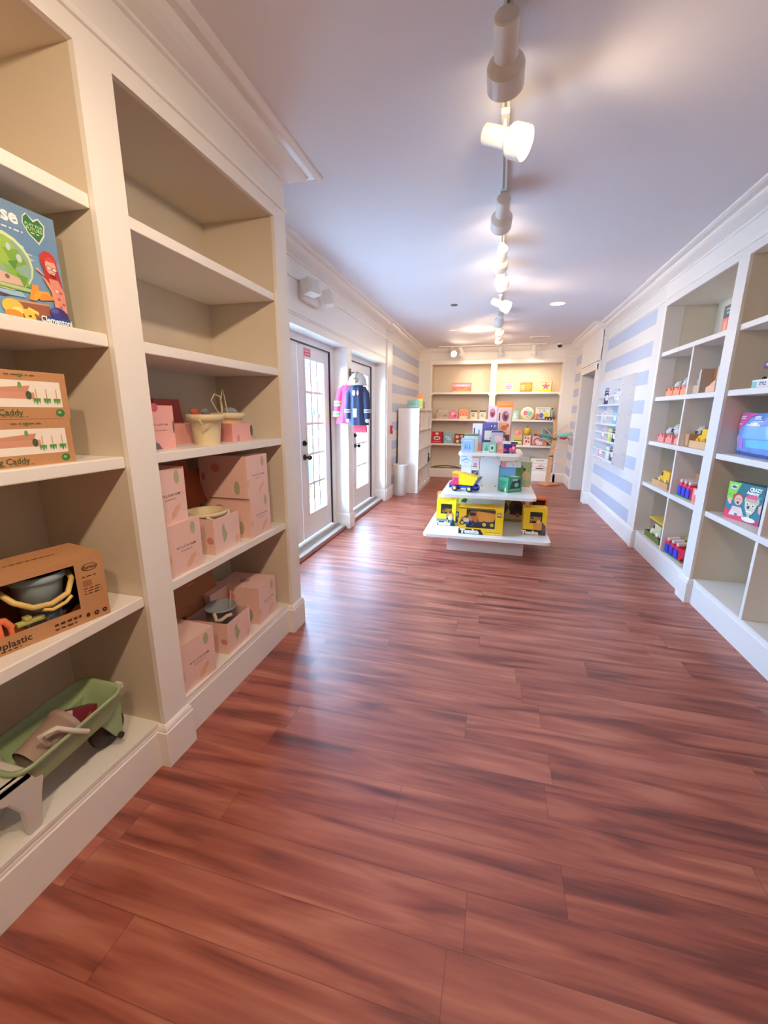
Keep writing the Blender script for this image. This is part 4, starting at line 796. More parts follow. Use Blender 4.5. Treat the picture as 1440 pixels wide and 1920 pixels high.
carton('peach_box', 'small peach box between the green ring box and the navy box on the top tier', 'box', (.052, 4.66, T3), 0, .068, .10, .125, mat('#f0a890', .45, 'card'), [('e', .5, .45, .32, .25, '#f4c0a4'), ('l', .2, .8, .2, .06, '#c86a6a'), ('r', 0, .8, 1, 1, '#c8a8cc')])
nb = carton('navy_truck_box', 'navy box with pink truck picture at the right front of the top tier', 'box', (.148, 4.63, T3), RAD(1), .125, .11, .098, mat('#32286a', .4, 'card'), [('p', [(.48, .15), (.48, .6), (.7, .65), (.72, .9), (.98, .75), (.98, .15)], '#e8507a'), ('p', [(0, .15), (0, .6), (.15, .5), (.35, .3)], '#c8306a'), ('e', .2, .06, .16, .12, '#15131c'), ('e', .62, .10, .09, .13, '#15131c'), ('e', .62, .10, .05, .07, '#f4f0f0'), ('e', .88, .14, .09, .13, '#15131c'), ('e', .88, .14, .05, .07, '#f4f0f0'), ('e', .8, .6, .1, .15, '#f6b0c0')])
carton('flat_white_box', 'flat white box with black corner lying on the navy truck box', 'box', (.150, 4.64, T3+.098), RAD(-2), .15, .12, .024, mat('#e6ecec', .4, 'card'), {'F': [('r', .55, .1, 1, .9, '#26262c')], 'T': [('r', .3, .3, .7, .7, '#cfe0e4')]})
carton('purple_kit_box', 'tall purple and indigo kit box at the centre of the top tier', 'box', (-.065, 4.80, T3), 0, .155, .10, .315, mat('#56508e', .45, 'card'), {'F': [('r', .02, .80, .98, .99, '#5e5c98'), ('e', .58, .88, .09, .07, '#1f1c40'), ('e', .58, .88, .04, .04, '#fbfbff'), ('e', .8, .88, .06, .04, '#a8a8d8'), ('r', .12, .40, .95, .72, '#d8d2c6'), ('r', .50, .44, .85, .49, '#4a4650'), ('r', .0, .0, .95, .35, '#4b4590')], 'L': [('r', 0, 0, 1, 1, '#c4b0e2')]})
carton('lilac_box', 'tall pale lilac box left of the purple kit box on the top tier', 'box', (-.205, 4.86, T3), RAD(-4), .105, .09, .300, mat('#d8d4f0', .45, 'card'), [('r', .12, .62, .25, .84, '#4a4a70'), ('r', .62, .55, .74, .78, '#5a5a84'), ('r', .5, .0, .95, .40, '#f0a080'), ('r', .55, .3, 1, .55, '#b0d0f0')])
carton('clear_fronted_box', 'grey box with clear front leaning ahead of the purple kit box', 'box', (.012, 4.73, T3), RAD(3), .125, .06, .235, mat('#b9b4c2', .4, 'card'), [('r', .03, .90, .97, .98, '#4a4e68'), ('e', .6, .6, .3, .18, '#e8c4c8'), ('e', .35, .35, .2, .14, '#a8c4c0'), ('e', .7, .3, .18, .1, '#d8d0e4')])
carton('orange_collage_box', 'orange and white collage box under the pink tall box on the top tier', 'box', (.085, 4.86, T3), 0, .125, .09, .315, mat('#d6b6b2', .45, 'card'), [('r', 0, .62, .95, 1, '#f0c0a4'), ('e', .45, .82, .25, .09, '#ef7a4a'), ('e', .75, .9, .12, .05, '#e0603c'), ('r', .1, .62, .55, .66, '#2a2228'), ('r', .45, .25, .95, .58, '#6a4a5a'), ('e', .4, .4, .25, .1, '#f4c8c8')])
for x, z, h_, lab in ((-.052, T3+.315, .175, 'tall pale pink box with auburn hair oval stacked over the purple kit box'),):
    carton('doll_hair_box', lab, 'box', (x, 4.84, z), RAD(-2), .095, .07, h_, mat('#ecd4da', .45, 'card'), [('e', .5, .56, .30, .28, '#b05a68'), ('e', .52, .50, .16, .16, '#8a3040'), ('e', .5, .70, .16, .1, '#d8909a')], 'pale pink hair oval boxes on the display stand')
carton('doll_hair_box', 'taller pale pink box with plum hair oval at the rear right of the top tier', 'box', (.085, 4.97, T3), RAD(2), .14, .08, .475, mat('#ecdce4', .45, 'card'), [('e', .52, .80, .26, .12, '#9c6a82'), ('e', .54, .79, .12, .07, '#6a3a54'), ('r', .0, .70, .12, .88, '#7a4a58'), ('e', .6, .86, .12, .04, '#c8a0b4'), ('l', .2, .85, .45, .02, '#cdb0c0')], 'pale pink hair oval boxes on the display stand')
carton('orange_header_box', 'orange topped box at the very top rear of the display stand', 'box', (.075, 5.07, T3), RAD(1), .175, .07, .545, mat('#f0a884', .45, 'card'), [('r', 0, .88, 1, 1, '#ee8440'), ('l', .1, .9, .93, .03, '#f4a468'), ('r', 0, .80, .3, .88, '#f09068')])

# ------------------------------------------------------------------ gift items on the far end bookcase
def gift(name, label, x0, x1, z, h, col, art, d=.06, y=9.93, group=None, rz=0):
    return carton(name, label, 'box', ((x0+x1)/2, y, z), rz, abs(x1-x0), d, h, mat(col, .5, 'card'), art, group)
ZT, ZM, ZL, ZB = 1.94, 1.35, .79, .205
gift('banana_game_box', 'wide coral box with a yellow banana shape, alone on the top left shelf', -1.03, -.61, ZT, .205, '#e0776a', [('r', .03, .55, .97, .88, '#f2a0b4'), ('l', .2, .8, .68, .08, '#fbeef0'), ('p', [(.2, .35), (.35, .18), (.7, .2), (.82, .48), (.72, .46), (.6, .32), (.35, .32)], '#f4b02c'), ('r', .03, .04, .97, .12, '#f0c8a0')])
gift('face_game_box', 'cream box with a pink round face, left on the top right shelf', .09, .31, ZT, .225, '#f2dfb0', [('e', .5, .5, .33, .3, '#f4a8c8'), ('l', .1, .9, .86, .06, '#7a6a5a'), ('r', .2, .48, .8, .54, '#e87aa8'), ('r', .2, .30, .8, .34, '#e87aa8')])
gift('orange_square_box', 'orange box with a large disc, middle of the top right shelf', .44, .69, ZT, .20, '#ee8434', [('e', .68, .55, .25, .35, '#f4a040'), ('p', [(.05, .2), (.4, .2), (.4, .8), (.05, .7)], '#f2bc80'), ('l', .08, .4, .5, .06, '#c8501c'), ('l', .08, .4, .3, .06, '#c8501c')])
gift('pink_burst_box', 'yellow edged box with a pink burst, right on the top right shelf', .84, 1.09, ZT, .225, '#f0e4a8', [('p', [(.5, .9), (.6, .65), (.9, .65), (.65, .45), (.72, .2), (.5, .36), (.28, .2), (.35, .45), (.1, .65), (.4, .65)], '#ec6a88'), ('r', 0, 0, 1, .2, '#f4dc34'), ('r', .94, 0, 1, 1, '#e07a2c'), ('l', .1, .8, .86, .06, '#c8506a')])
gift('wide_sketch_box', 'wide grey and pink drawing box at the left of the middle shelf', -1.38, -.92, ZM, .205, '#d8bcae', [('r', .02, .78, .98, .95, '#8f7a72'), ('r', .1, .81, .8, .92, '#e8dcd0'), ('r', .03, .06, .62, .72, '#c4b89c'), ('p', [(.05, .1), (.35, .45), (.12, .5)], '#e09a90'), ('e', .45, .35, .12, .12, '#8fa07c')], y=9.99)
gift('pink_heart_box', 'small hot pink patterned box overlapping the wide drawing box', -1.06, -.88, ZM, .185, '#e98aa4', [('e', .4, .6, .2, .16, '#f8d0dc'), ('e', .66, .4, .18, .16, '#c84a74'), ('l', .15, .85, .15, .06, '#b03060')])
gift('rainbow_orange_box', 'peach orange rainbow box on the middle left shelf', -.85, -.65, ZM, .215, '#f2a878', [('e', .5, .5, .38, .3, '#e8606a'), ('e', .5, .5, .28, .22, '#f6c88a'), ('e', .5, .48, .16, .14, '#f0706a'), ('r', .1, .04, .9, .3, '#f6dcc8')])
for x, lab in ((-.52, 'white jar shaped pack with black top, left of the pair on the middle left shelf'), (-.325, 'white jar shaped pack with black top, right of the pair on the middle left shelf')):
    t = thing('jar_pack', lab, 'toy pack', (x, 9.96, ZM), 0, 'black topped jar packs')
    MB().rings([[(a*math.cos(2*PI*k/16), .03*math.sin(2*PI*k/16), z) for k in range(16)] for a, z in ((.07, 0), (.085, .02), (.088, .1), (.07, .155), (.06, .165))], mat('#e6e0cc', .5, 'card')).build('pack_body', t)
    MB().box(-.065, .065, -.03, .03, .165, .192, BLACK).build('black_top', t)
    m = MB(); m.face((-.08, -.031, 0), (1, 0, 0), (0, 0, 1), .16, .165).art([('e', .4, .5, .12, .16, '#7fae84'), ('e', .62, .4, .1, .14, '#e0b070'), ('e', .5, .75, .2, .06, '#b8b090')]); m.build('print', t)
gift('teal_robot_pack', 'pale teal pack with white figure beside the tall pink boxes, middle right shelf', .29, .45, ZM, .19, '#a4cfc8', [('e', .5, .62, .22, .18, '#f4f6f2'), ('e', .5, .3, .26, .2, '#e8f0ec'), ('e', .42, .64, .05, .04, '#4a6a6a')])
rp = thing('round_craft_pack', 'large round cream pack with pink and green circles on the middle right shelf', 'craft pack', (.635, 9.95, ZM), 0)
MB().lathe([(.001, -.03), (.13, -.03), (.138, -.02), (.138, .02), (.13, .03), (.001, .03)], (0, 0, .138), mat('#f0ecc4', .45, 'card'), 36, (0, 1, 0)).build('pack_body', rp)
m = MB(); m.face((-.138, -.031, 0), (1, 0, 0), (0, 0, 1), .276, .276).art([('e', .36, .54, .17, .17, '#ec5a90'), ('e', .66, .5, .18, .2, '#8ecfc0'), ('e', .5, .80, .14, .07, '#cfe4ec'), ('e', .5, .25, .03, .03, '#4a7a8a'), ('e', .36, .54, .06, .07, '#f4a8c4')]); m.build('print', rp)
gift('building_block_box', 'wide multicoloured building toy box at the right of the middle shelf', .80, 1.10, ZM, .27, '#dfe6d8', [('e', .15, .3, .13, .22, '#e8704a'), ('e', .42, .35, .16, .22, '#5a78c8'), ('e', .75, .4, .16, .24, '#e8d848'), ('r', .0, 0, 1, .10, '#4a4a7a'), ('l', .1, .9, .85, .06, '#7ab0a8'), ('e', .3, .7, .1, .1, '#f0b8b0'), ('e', .6, .72, .08, .08, '#8ac0a8')])
bt2 = thing('craft_bottle', 'slim grey green bottle right of the multicoloured building box', 'bottle', (1.145, 9.95, ZM)); MB().lathe([(.03, 0), (.03, .17), (.014, .20), (.014, .23)], (0, 0, 0), mat('#8fa49c', .3, 'plastic'), 16, cap0=True, cap1=True).build('bottle_body', bt2); MB().cyl((0, 0, .225), (0, 0, .255), .016, '#3a3c44').build('cap', bt2)
carton('toy_train_pack', 'little dark toy train pack at the right end of the middle shelf', 'box', (1.10, 9.89, ZM), 0, .20, .03, .065, '#4a2c34', [('e', .2, .3, .07, .2, '#f0e4dc'), ('e', .5, .3, .07, .2, '#f0e4dc'), ('e', .8, .3, .07, .2, '#f0e4dc')])
gift('red_game_box', 'bright red boxed game at the left end of the lower shelf', -1.45, -1.20, ZL, .265, '#cc1c34', [('e', .45, .84, .16, .10, '#f4dcd4'), ('e', .45, .45, .32, .18, '#f0e0d8'), ('e', .38, .44, .1, .08, '#2a5a4a'), ('e', .55, .46, .08, .08, '#a02838'), ('r', .9, 0, 1, 1, '#8a1020'), ('l', .1, .8, .1, .06, '#f0b8b0')])
gift('blue_goggles_pack', 'rounded sky blue pack with white goggles next to the red game', -1.17, -.98, ZL, .245, '#8cc4de', [('e', .38, .6, .22, .10, '#f2f6f6'), ('e', .62, .42, .22, .12, '#f2f6f6'), ('e', .40, .6, .1, .05, '#8cc4de'), ('e', .62, .42, .1, .06, '#8cc4de')])
gift('brown_circle_box', 'brown box with peach circles right of the blue pack on the lower shelf', -.93, -.68, ZL, .225, '#7a4a3c', [('e', .25, .7, .15, .16, '#f2c8a8'), ('e', .65, .75, .13, .13, '#e8a890'), ('e', .3, .25, .15, .15, '#f4d8b8'), ('e', .7, .35, .12, .14, '#f0e0c8')])
gift('olive_block_box', 'olive and cream box under the pink cup on the lower right shelf', .40, .57, ZL, .215, '#c9c47c', [('r', .0, .45, 1, .52, '#5d6a34'), ('r', .1, .55, .9, .95, '#d8b860'), ('r', .1, .2, .9, .42, '#efe8b4'), ('l', .1, .9, .06, .08, '#7a7a3c')])
carton('pink_cup_box', 'salmon pink small box on top of the olive box', 'box', (.475, 9.93, ZL+.215), 0, .14, .06, .12, '#f2988c', [('r', .1, .1, .4, .9, '#f4b4a8'), ('e', .7, .5, .2, .3, '#ec7c80')])
gift('red_dot_box', 'white box with red dots carrying a yellow pineapple on the lower right shelf', .60, .75, ZL, .225, '#efd0c4', [('e', .25, .75, .13, .1, '#b8384a'), ('e', .65, .7, .15, .1, '#d8606a'), ('e', .4, .4, .15, .12, '#8a2c3a'), ('e', .75, .35, .12, .1, '#c84a5a'), ('e', .25, .12, .1, .08, '#e8808a')])
pn = thing('pineapple_ornament', 'golden yellow pineapple shaped toy standing on the red dotted box', 'ornament', (.665, 9.95, ZL+.225)); MB().rings([[(a*math.cos(2*PI*k/14), .8*a*math.sin(2*PI*k/14), z) for k in range(14)] for a, z in ((.05, 0), (.07, .03), (.072, .1), (.05, .15), (.02, .165))], mat('#c9a828', .5, 'plastic')).build('fruit', pn)
m = MB()
for k in range(6): m.prism([(-.008, .16), (.008, .16), (.03*math.cos(k), .205)], -.01+.004*k, -.008+.004*k, '#8a7a24')
m.build('crown_leaves', pn)
gift('rainbow_box', 'pink box with a plum rainbow on the lower right shelf', .79, 1.01, ZL, .20, '#f0b8a8', [('e', .5, .5, .42, .36, '#8a4a6a'), ('e', .5, .48, .32, .27, '#f2a0a0'), ('e', .5, .44, .2, .18, '#f8e4dc'), ('r', .0, 0, 1, .22, '#c8706a'), ('r', .4, .1, .95, .5, '#f4ddd0')], y=9.90)
carton('orange_sweet_box', 'small orange round fronted box right of the plum rainbow box', 'box', (1.055, 9.90, ZL), 0, .10, .04, .10, '#ee7a4c', [('e', .5, .5, .38, .4, '#f4935c'), ('r', .85, 0, 1, 1, '#4a2c2c')])
gift('grey_green_box', 'grey green tall box behind the wooden stand on the lower right shelf', 1.00, 1.19, ZL, .37, '#7f9488', [('e', .45, .82, .12, .07, '#3a4a5c'), ('e', .6, .5, .3, .12, '#c8d0c0'), ('l', .1, .9, .3, .04, '#d4dccc'), ('r', .05, .02, .95, .2, '#6a8478')], y=9.97)
gift('letter_game_box', 'white letter game box with speckled print on the bottom right shelf', .79, 1.19, ZB, .30, '#f2ece2', [('t', 'GRIDOPOLIS', .5, .86, .085, '#4a4646', .5, .8), ('e', .5, .45, .06, .05, '#e07a7a'), ('p', [(.25, .3), (.75, .3), (.65, .22), (.35, .22)], '#5a4a58'), ('l', .1, .9, .62, .03, '#b8b0a4'), ('l', .3, .7, .38, .04, '#e08a84'), ('l', .15, .4, .12, .04, '#7a7474'), ('l', .45, .85, .12, .04, '#7a7474'), ('e', .12, .4, .03, .03, '#b8a0a0')])
gift('framed_slate_box', 'grey framed box left of the letter game on the bottom shelf', .55, .77, ZB, .36, '#a9a8a4', [('r', .05, .05, .95, .92, '#bdb8b0'), ('e', .8, .93, .03, .02, '#3a3c44'), ('e', .5, .4, .3, .2, '#c8b48c')], y=9.98)
carton('dark_thin_board', 'narrow near black board standing right of the wooden stand, bottom shelf', 'box', (1.235, 9.93, ZB), 0, .03, .12, .34, '#2e2428', [])
orn = thing('driftwood_ornament', 'long dark green arched stick ornament on the bottom left shelf', 'ornament', (-1.1, 9.96, ZB)); MB().tube([(-.36, 0, .012), (-.2, 0, .045), (0, 0, .065), (.2, 0, .045), (.36, 0, .012)], [.010, .016, .012, .014, .008], mat('#5a5c40', .7, 'wood')).build('arched_stick', orn); MB().tube([(-.34, .02, .010), (0, .02, .010), (.34, .02, .010)], .009, mat('#3c3a30', .7, 'wood')).build('lower_stick', orn)

# ------------------------------------------------------------------ wooden branch stand with hand puppets
WD = mat('#dba577', .5, 'wood'); TX, TY = 1.16, 9.52
wt = thing('wooden_branch_stand', 'light wooden tree shaped stand with dowel branches before the end bookcase', 'display stand', (TX, TY, 0))
MB().box(-.17, .17, -.15, .15, 0, .028, mat('#d29a70', .5, 'wood')).build('base_plate', wt, rz=RAD(35), bevel=.004)
m = MB()
for p0, p1, r0 in (((-.02, 0, .028), (-.005, 0, .62), .05), ((-.005, 0, .60), (.045, 0, .98), .045), ((.045, 0, .94), (.015, 0, 1.36), .042)):
    m.rings([[(p[0]+a, p[1]+b, p[2]) for a, b in ((-r, -.02), (r, -.02), (r, .02), (-r, .02))] for p, r in ((p0, r0), (p1, r0*.95))], WD, smooth=False)
m.build('trunk', wt, bevel=.006)
for i, (a, b) in enumerate((((.0, 1.05), (.26, 1.26)), ((.0, .70), (.29, .92)), ((.0, .42), (.25, .58)), ((.02, 1.0), (-.20, 1.20)), ((.02, .82), (-.20, 1.0)), ((-.01, .50), (-.24, .74)), ((-.02, .30), (-.20, .43)), ((.03, .95), (.2, .98)))):
    MB().cyl((a[0], -.02, a[1]), (b[0], -.05, b[1]), .0085, mat('#e6b993', .5, 'wood'), seg=10).build('branch', wt)
def parrot(x, y, z, flip, c1, c2, c3, label):
    t = thing('hand_puppet', label, 'puppet', (x, y, z), 0, 'hand puppets on the branch stand'); s = flip
    MB().tube([(-.10*s, 0, -.01), (0, 0, 0), (.10*s, -.01, .025), (.15*s, -.01, .045)], [.03, .055, .05, .03], mat(c1, .9, 'plush'), 14).build('body', t)
    MB().tube([(-.04*s, -.03, -.035), (.04*s, -.035, -.045), (.10*s, -.03, -.03)], [.02, .035, .02], mat(c2, .9, 'plush'), 12).build('belly', t)
    MB().ball((.17*s, -.01, .05), .036, mat(c3, .9, 'plush')).build('head', t); hp = [q for q in t.children if q.name.startswith('head')][0]; MB().tube([(.19*s, -.01, .05), (.235*s, -.01, .045), (.255*s, -.01, .025)], [.018, .014, .004], mat('#1c181c', .6, 'plush'), 10).build('beak', hp)
    MB().tube([(.12*s, -.02, -.04), (.15*s, -.02, -.09)], [.016, .012], mat('#b8926a', .9, 'plush')).build('foot', t)
parrot(TX+.16, TY-.09, 1.04, 1, '#7cc8b8', '#c8283c', '#a8b4b8', 'teal bird hand puppet with red belly on the right branch')
parrot(TX-.12, TY+.09, 1.0, -1, '#4a8a86', '#8fb8c0', '#e2623c', 'dark teal hand puppet with orange head on the left branch')

# ------------------------------------------------------------------ wall rack with books
RKM = mat('#eceef2', .25, 'plastic')
rk = thing('wall_book_rack', 'white two column pocket rack fixed to the striped right wall', 'rack', (1.60, 7.05, 0), -PI/2)
Lr = 1.16  # local x 0..Lr -> world y 7.05..5.89 ; local y negative = into the room
for x, z0, z1, nm in ((0, .90, 1.86, 'side_panel'), (Lr-.012, .90, 1.86, 'side_panel')):
    mm = MB(); mm.add([(x, 0, .80), (x, 0, 1.985), (x, -.155, 1.94), (x, -.155, .865)] + [(x+.010, 0, .80), (x+.010, 0, 1.985), (x+.010, -.155, 1.94), (x+.010, -.155, .865)], [(0, 1, 2, 3), (7, 6, 5, 4), (0, 4, 5, 1), (1, 5, 6, 2), (2, 6, 7, 3), (3, 7, 4, 0)], RKM)
    if x:
        for z in (.88, 1.0, 1.22, 1.48, 1.72, 1.84): mm.cyl((x+.010, -.14, z), (x+.0125, -.14, z), .005, '#9a9898', seg=8).cyl((x+.010, -.03, z), (x+.0125, -.03, z), .005, '#9a9898', seg=8)
    mm.build('side_panel', rk)
MB().box(.57, .578, -.155, 0, .89, 1.93, RKM).build('middle_panel', rk)
for k, z in enumerate((.89, 1.13, 1.355, 1.61)):
    MB().box(0, Lr, -.155, 0, z-.008, z, RKM).build('shelf', rk)
    MB().box(0, Lr, -.160, -.150, z+.105, z+.122, RKM).box(0, Lr, -.160, -.152, z-.012, z+.012, RKM).build('pocket_rail', rk)
bk = [(0, 3, .30, .24, '#4a6ea8', 'blue'), (0, 3, .42, .20, '#26345e', 'navy'), (0, 3, .36, .22, '#9cc0d8', 'pale blue'), (0, 2, .50, .18, '#c8b0b4', 'grey pink'), (1, 2, .30, .16, '#7ab4cc', 'sky blue'), (0, 1, .47, .17, '#c89aa8', 'rose'), (1, 1, .12, .17, '#d8d05a', 'yellow'), (1, 1, .26, .16, '#b8b878', 'olive'), (1, 1, .42, .17, '#3a3434', 'black'), (1, 0, .40, .2, '#8f9aa4', 'steel grey'), (0, 0, .44, .14, '#e09aa4', 'salmon'), (1, 0, .16, .17, '#d4d8e0', 'pale grey'), (1, 0, .52, .18, '#55524e', 'charcoal'), (0, 2, .2, .15, '#d8dce4', 'white'), (1, 3, .38, .17, '#c8c0b8', 'beige'), (1, 3, .18, .20, '#8fb0d0', 'steel blue')]
for c_, r, off, h_, col, nm in bk:
    z = (.89, 1.13, 1.355, 1.61)[r]; x = .05 + c_*.58 + off*.8
    o = carton('picture_book', '%s picture book in the %s column of the wall rack, %s pocket' % (nm, ('far', 'near')[c_], ('lowest', 'second lowest', 'second highest', 'top')[r]), 'book', (1.487-.02*(off > .3), 7.05-min(x, 1.08), z), -PI/2+RAD(random.uniform(2, 16)), .135, .014, h_, mat(col, .4, 'card'), [('e', .5, .5, .3, .2, '#f2ede4'), ('l', .15, .85, .85, .05, '#f4f2ee')], 'picture books in the wall rack')
    if x > .9: o.location.y = 7.05-1.06+(.03 if nm in ('black', 'charcoal') else .10)
# ------------------------------------------------------------------ right bookcase, toys
R_ = -PI/2; PE = mat('#f0946c', .55, 'card'); PE2 = mat('#ef8f86', .55, 'card'); PLW = mat('#e9e4df', .95, 'plush'); PLG = mat('#8a8782', .95, 'plush')
def RB_(name, label, cat, y, z, w, d, h, col, art=None, x=1.645, rz=0, group=None):
    return carton(name, label, cat, (x, y, z), R_+RAD(rz), w, d, h, mat(col, .5, 'card') if isinstance(col, str) else col, art, group)
RB_('red_tool_box', 'dark topped red box leaning against the pillar on the high cubby shelf', 'box', 3.98, 2.115, .24, .06, .20, '#e2604c', [('r', 0, .55, 1, 1, '#4e4f52'), ('l', .15, .85, .82, .07, '#cfd4cc'), ('l', .2, .8, .68, .08, '#cfd4cc'), ('p', [(.1, .05), (.1, .4), (.3, .5), (.3, .05)], '#f0a080'), ('p', [(.38, .05), (.38, .5), (.62, .5), (.58, .05)], '#ec5a5a'), ('p', [(.68, .05), (.68, .5), (.95, .5), (.9, .05)], '#ec7070')], x=1.66)
def plush_tray(y, z, colr, label, face=PLW):
    t = thing('plush_gift_tray', label, 'toy', (1.66, y, z), R_, 'small handled toy trays in the right bookcase')
    open_box(MB(), .16, .14, .085, colr, '#e8b8a0').build('tray', t); m = MB(); m.tube([(-.055, -.004, .055), (-.055, -.006, .078), (.055, -.006, .078), (.055, -.004, .055)], .004, mat('#d8644c', .6)).build('tray_handle', t)
    MB().ball((0, .08, .105), .038, face, 1.1, 1, .9).build('head', t)
    for sg in (-1, 1): MB().ball((sg*.03, .08, .135), .013, face).build('ear', t)
    return t
for y, lab in ((5.045-.07, 'first (farthest)'), (4.80, 'second'), (4.62, 'third')):
    plush_tray(y, 1.67, PE, 'orange handled tray with a plush animal, %s on the second cubby shelf' % lab)
for y, lab in ((5.0, 'farthest'), (4.79, 'second')):
    plush_tray(y, 1.215, PE2, 'coral handled tray with a white plush animal, %s on the third cubby shelf' % lab)
plush_tray(4.57, 1.215, PE2, 'coral handled tray hidden partly by the divider on the third cubby shelf')
def animal(x, y, z, body, label, s=1.0):
    t = thing('plush_animal', label, 'plush toy', (x, y, z), R_)
    MB().ball((0, 0, .045*s), .045*s, body, 1.2, 1, 1).build('body', t); MB().ball((-.03*s, -.02, .10*s), .032*s, body).ball((-.05*s, -.02, .13*s), .010*s, body).ball((-.012*s, -.02, .132*s), .010*s, body).build('head', t)
    MB().ball((-.042*s, -.049*s-.0, .10*s), .005*s, BLACK).ball((-.018*s, -.049*s, .10*s), .005*s, BLACK).ball((-.03*s, -.052*s, .088*s), .007*s, BLACK).build('face_features', t)
    return t
for x, y, z, b_, lab in ((1.80, 4.84, 1.67, PLW, 'white plush animal behind the orange trays'), (1.80, 4.63, 1.67, mat('#d8c9a8', .95, 'plush'), 'beige plush animal behind the orange trays near the divider'), (1.80, 4.90, 1.215, PLW, 'white plush animal behind the farthest coral tray'), (1.80, 4.68, 1.215, PLW, 'white plush animal behind the second coral tray'), (1.80, 4.36, 1.215, PLW, 'white plush animal behind the paper bag pack')):
    animal(x, y, z, b_, lab, 1.3)
sh = thing('plush_sheep_pack', 'tan tray carrying a grey and white woolly plush right of the divider', 'plush toy', (1.66, 4.41, 1.67), R_)
open_box(MB(), .13, .12, .075, mat('#e2b694', .6, 'card'), '#c89a78').build('tray', sh); MB().ball((0, .06, .105), .045, mat('#c4c0bc', .95, 'plush'), 1.1, 1, .9).build('body', sh); MB().ball((-.035, .03, .105), .018, BLACK).ball((.028, .03, .085), .014, BLACK).build('dark_face', sh)
db = thing('arched_display_box', 'brown arched card display box with floral edge near the white pillar', 'display box', (1.66, 4.17, 1.67), R_)
def arch(w, h, r):
    return [(-w/2, 0), (w/2, 0), (w/2, h-r)] + [(w/2-r+r*math.cos(a), h-r+r*math.sin(a)) for a in (.5, 1.0, 1.5)] + [(-w/2+r-r*math.cos(a), h-r+r*math.sin(a)) for a in (1.5, 1.0, .5)] + [(-w/2, h-r)]
MB().prism(arch(.28, .205, .03), .09, .10, mat('#a8602c', .7, 'card')).build('back_card', db)
for sg in (-1, 1):
    MB().prism([(sg*.14, 0), (sg*.175, 0), (sg*.175, .17), (sg*.165, .195), (sg*.14, .205)], .0, .095, mat('#c9b8a4', .7, 'card')).build('side_wing', db)
MB().prism([(.0, 0), (.15, 0), (.15, .095), (.10, .08), (.05, .055), (.0, .045)], -.006, .03, mat('#f0b48e', .6, 'card')).build('front_card', db)
# third row
pk = thing('paper_bag_pack', 'kraft paper bag shaped pack right of the third shelf divider', 'pack', (1.66, 4.40, 1.215), R_)
MB().box(-.055, .055, 0, .10, 0, .115, mat('#c99c6c', .7, 'card')).build('bag', pk, bevel=.008); MB().tube([(-.05, -.003, .01), (-.05, -.004, .075), (-.02, -.004, .09), (.0, -.003, .01)], .004, mat('#e2907c', .6)).build('ribbon', pk)
def kraft_truck(y, z, lab, w, col, dkc, outer, x=1.655, roof=None):
    t = thing('boxed_wooden_truck', lab, 'toy truck', (x, y, z), R_)
    open_box(MB(), w, .16, .06, outer, mat('#b88658', .7, 'card')).build('tray', t)
    bw = MB(); bw.box(-w*.38, w*.5, .155, .165, 0, .20, KRAFT_IN).box(w*.48, w*.5, .02, .155, .0, .18, mat('#b8855c', .7, 'card')).build('back_card', t)
    b = MB(); b.prism([(-w*.34, .045), (w*.30, .045), (w*.30, .155), (-w*.02, .165), (-w*.04, .16), (-w*.10, .165), (-w*.17, .155), (-w*.21, .11), (-w*.34, .09)], .035, .125, col).build('truck_body', t, bevel=.010, bseg=3)
    MB().prism([(-w*.175, .112), (-w*.145, .148), (-w*.09, .15), (-w*.09, .108)], .033, .127, '#2a2a26').build('cab_window', t)
    for xx in (-w*.22, w*.17): MB().lathe([(.001, 0), (.026, 0), (.03, .004), (.03, .014), (.001, .015)], (xx, .036, .055), dkc, 20, (0, -1, 0)).build('wheel', t)
    if roof: MB().box(-w*.42, w*.5, .02, .18, .20, .215, roof).build('box_lid', t)
    return t
YW = mat('#f4bc2c', .4, 'plastic'); OW = mat('#f0a832', .4, 'plastic')
kraft_truck(4.14, 1.215, 'yellow plastic truck with red roof block in a kraft tray, third shelf', .30, YW, OW, mat('#dfae7c', .6, 'card'), x=1.65)
MB().box(-.05, .06, .05, .11, .16, .195, mat('#b8342a', .5)).build('red_roof_block', loc=(1.65, 4.08, 1.215+.005), rz=R_, label='dark red block standing on the yellow truck of the third shelf', cat='toy block', bevel=.004)
kraft_truck(4.83, .77, 'yellow plastic truck in an open kraft box, fourth shelf left of the divider', .42, YW, mat('#f2cf8c', .4), mat('#cf9f70', .6, 'card'), x=1.655)
kraft_truck(4.82, .205, 'cream and yellow truck in a green based box with yellow lid, bottom shelf', .42, mat('#e4dfb4', .4, 'plastic'), PURE, mat('#6a7a34', .6, 'card'), x=1.655, roof=mat('#e0c24c', .6, 'card'))
carton('kraft_lidded_box', 'kraft box with yellow lid lying behind the red carrier on the bottom shelf', 'box', (1.80, 4.16, .205), R_, .50, .16, .16, KRAFT, {'F': [('r', 0, .85, 1, 1, '#d8b83c')], 'T': [('r', 0, 0, 1, 1, '#e0c64c')]})
carton('kraft_lidded_box', 'plain kraft box behind the blue and red carrier on the fourth shelf', 'box', (1.80, 4.24, .77), R_, .46, .14, .20, KRAFT, {})
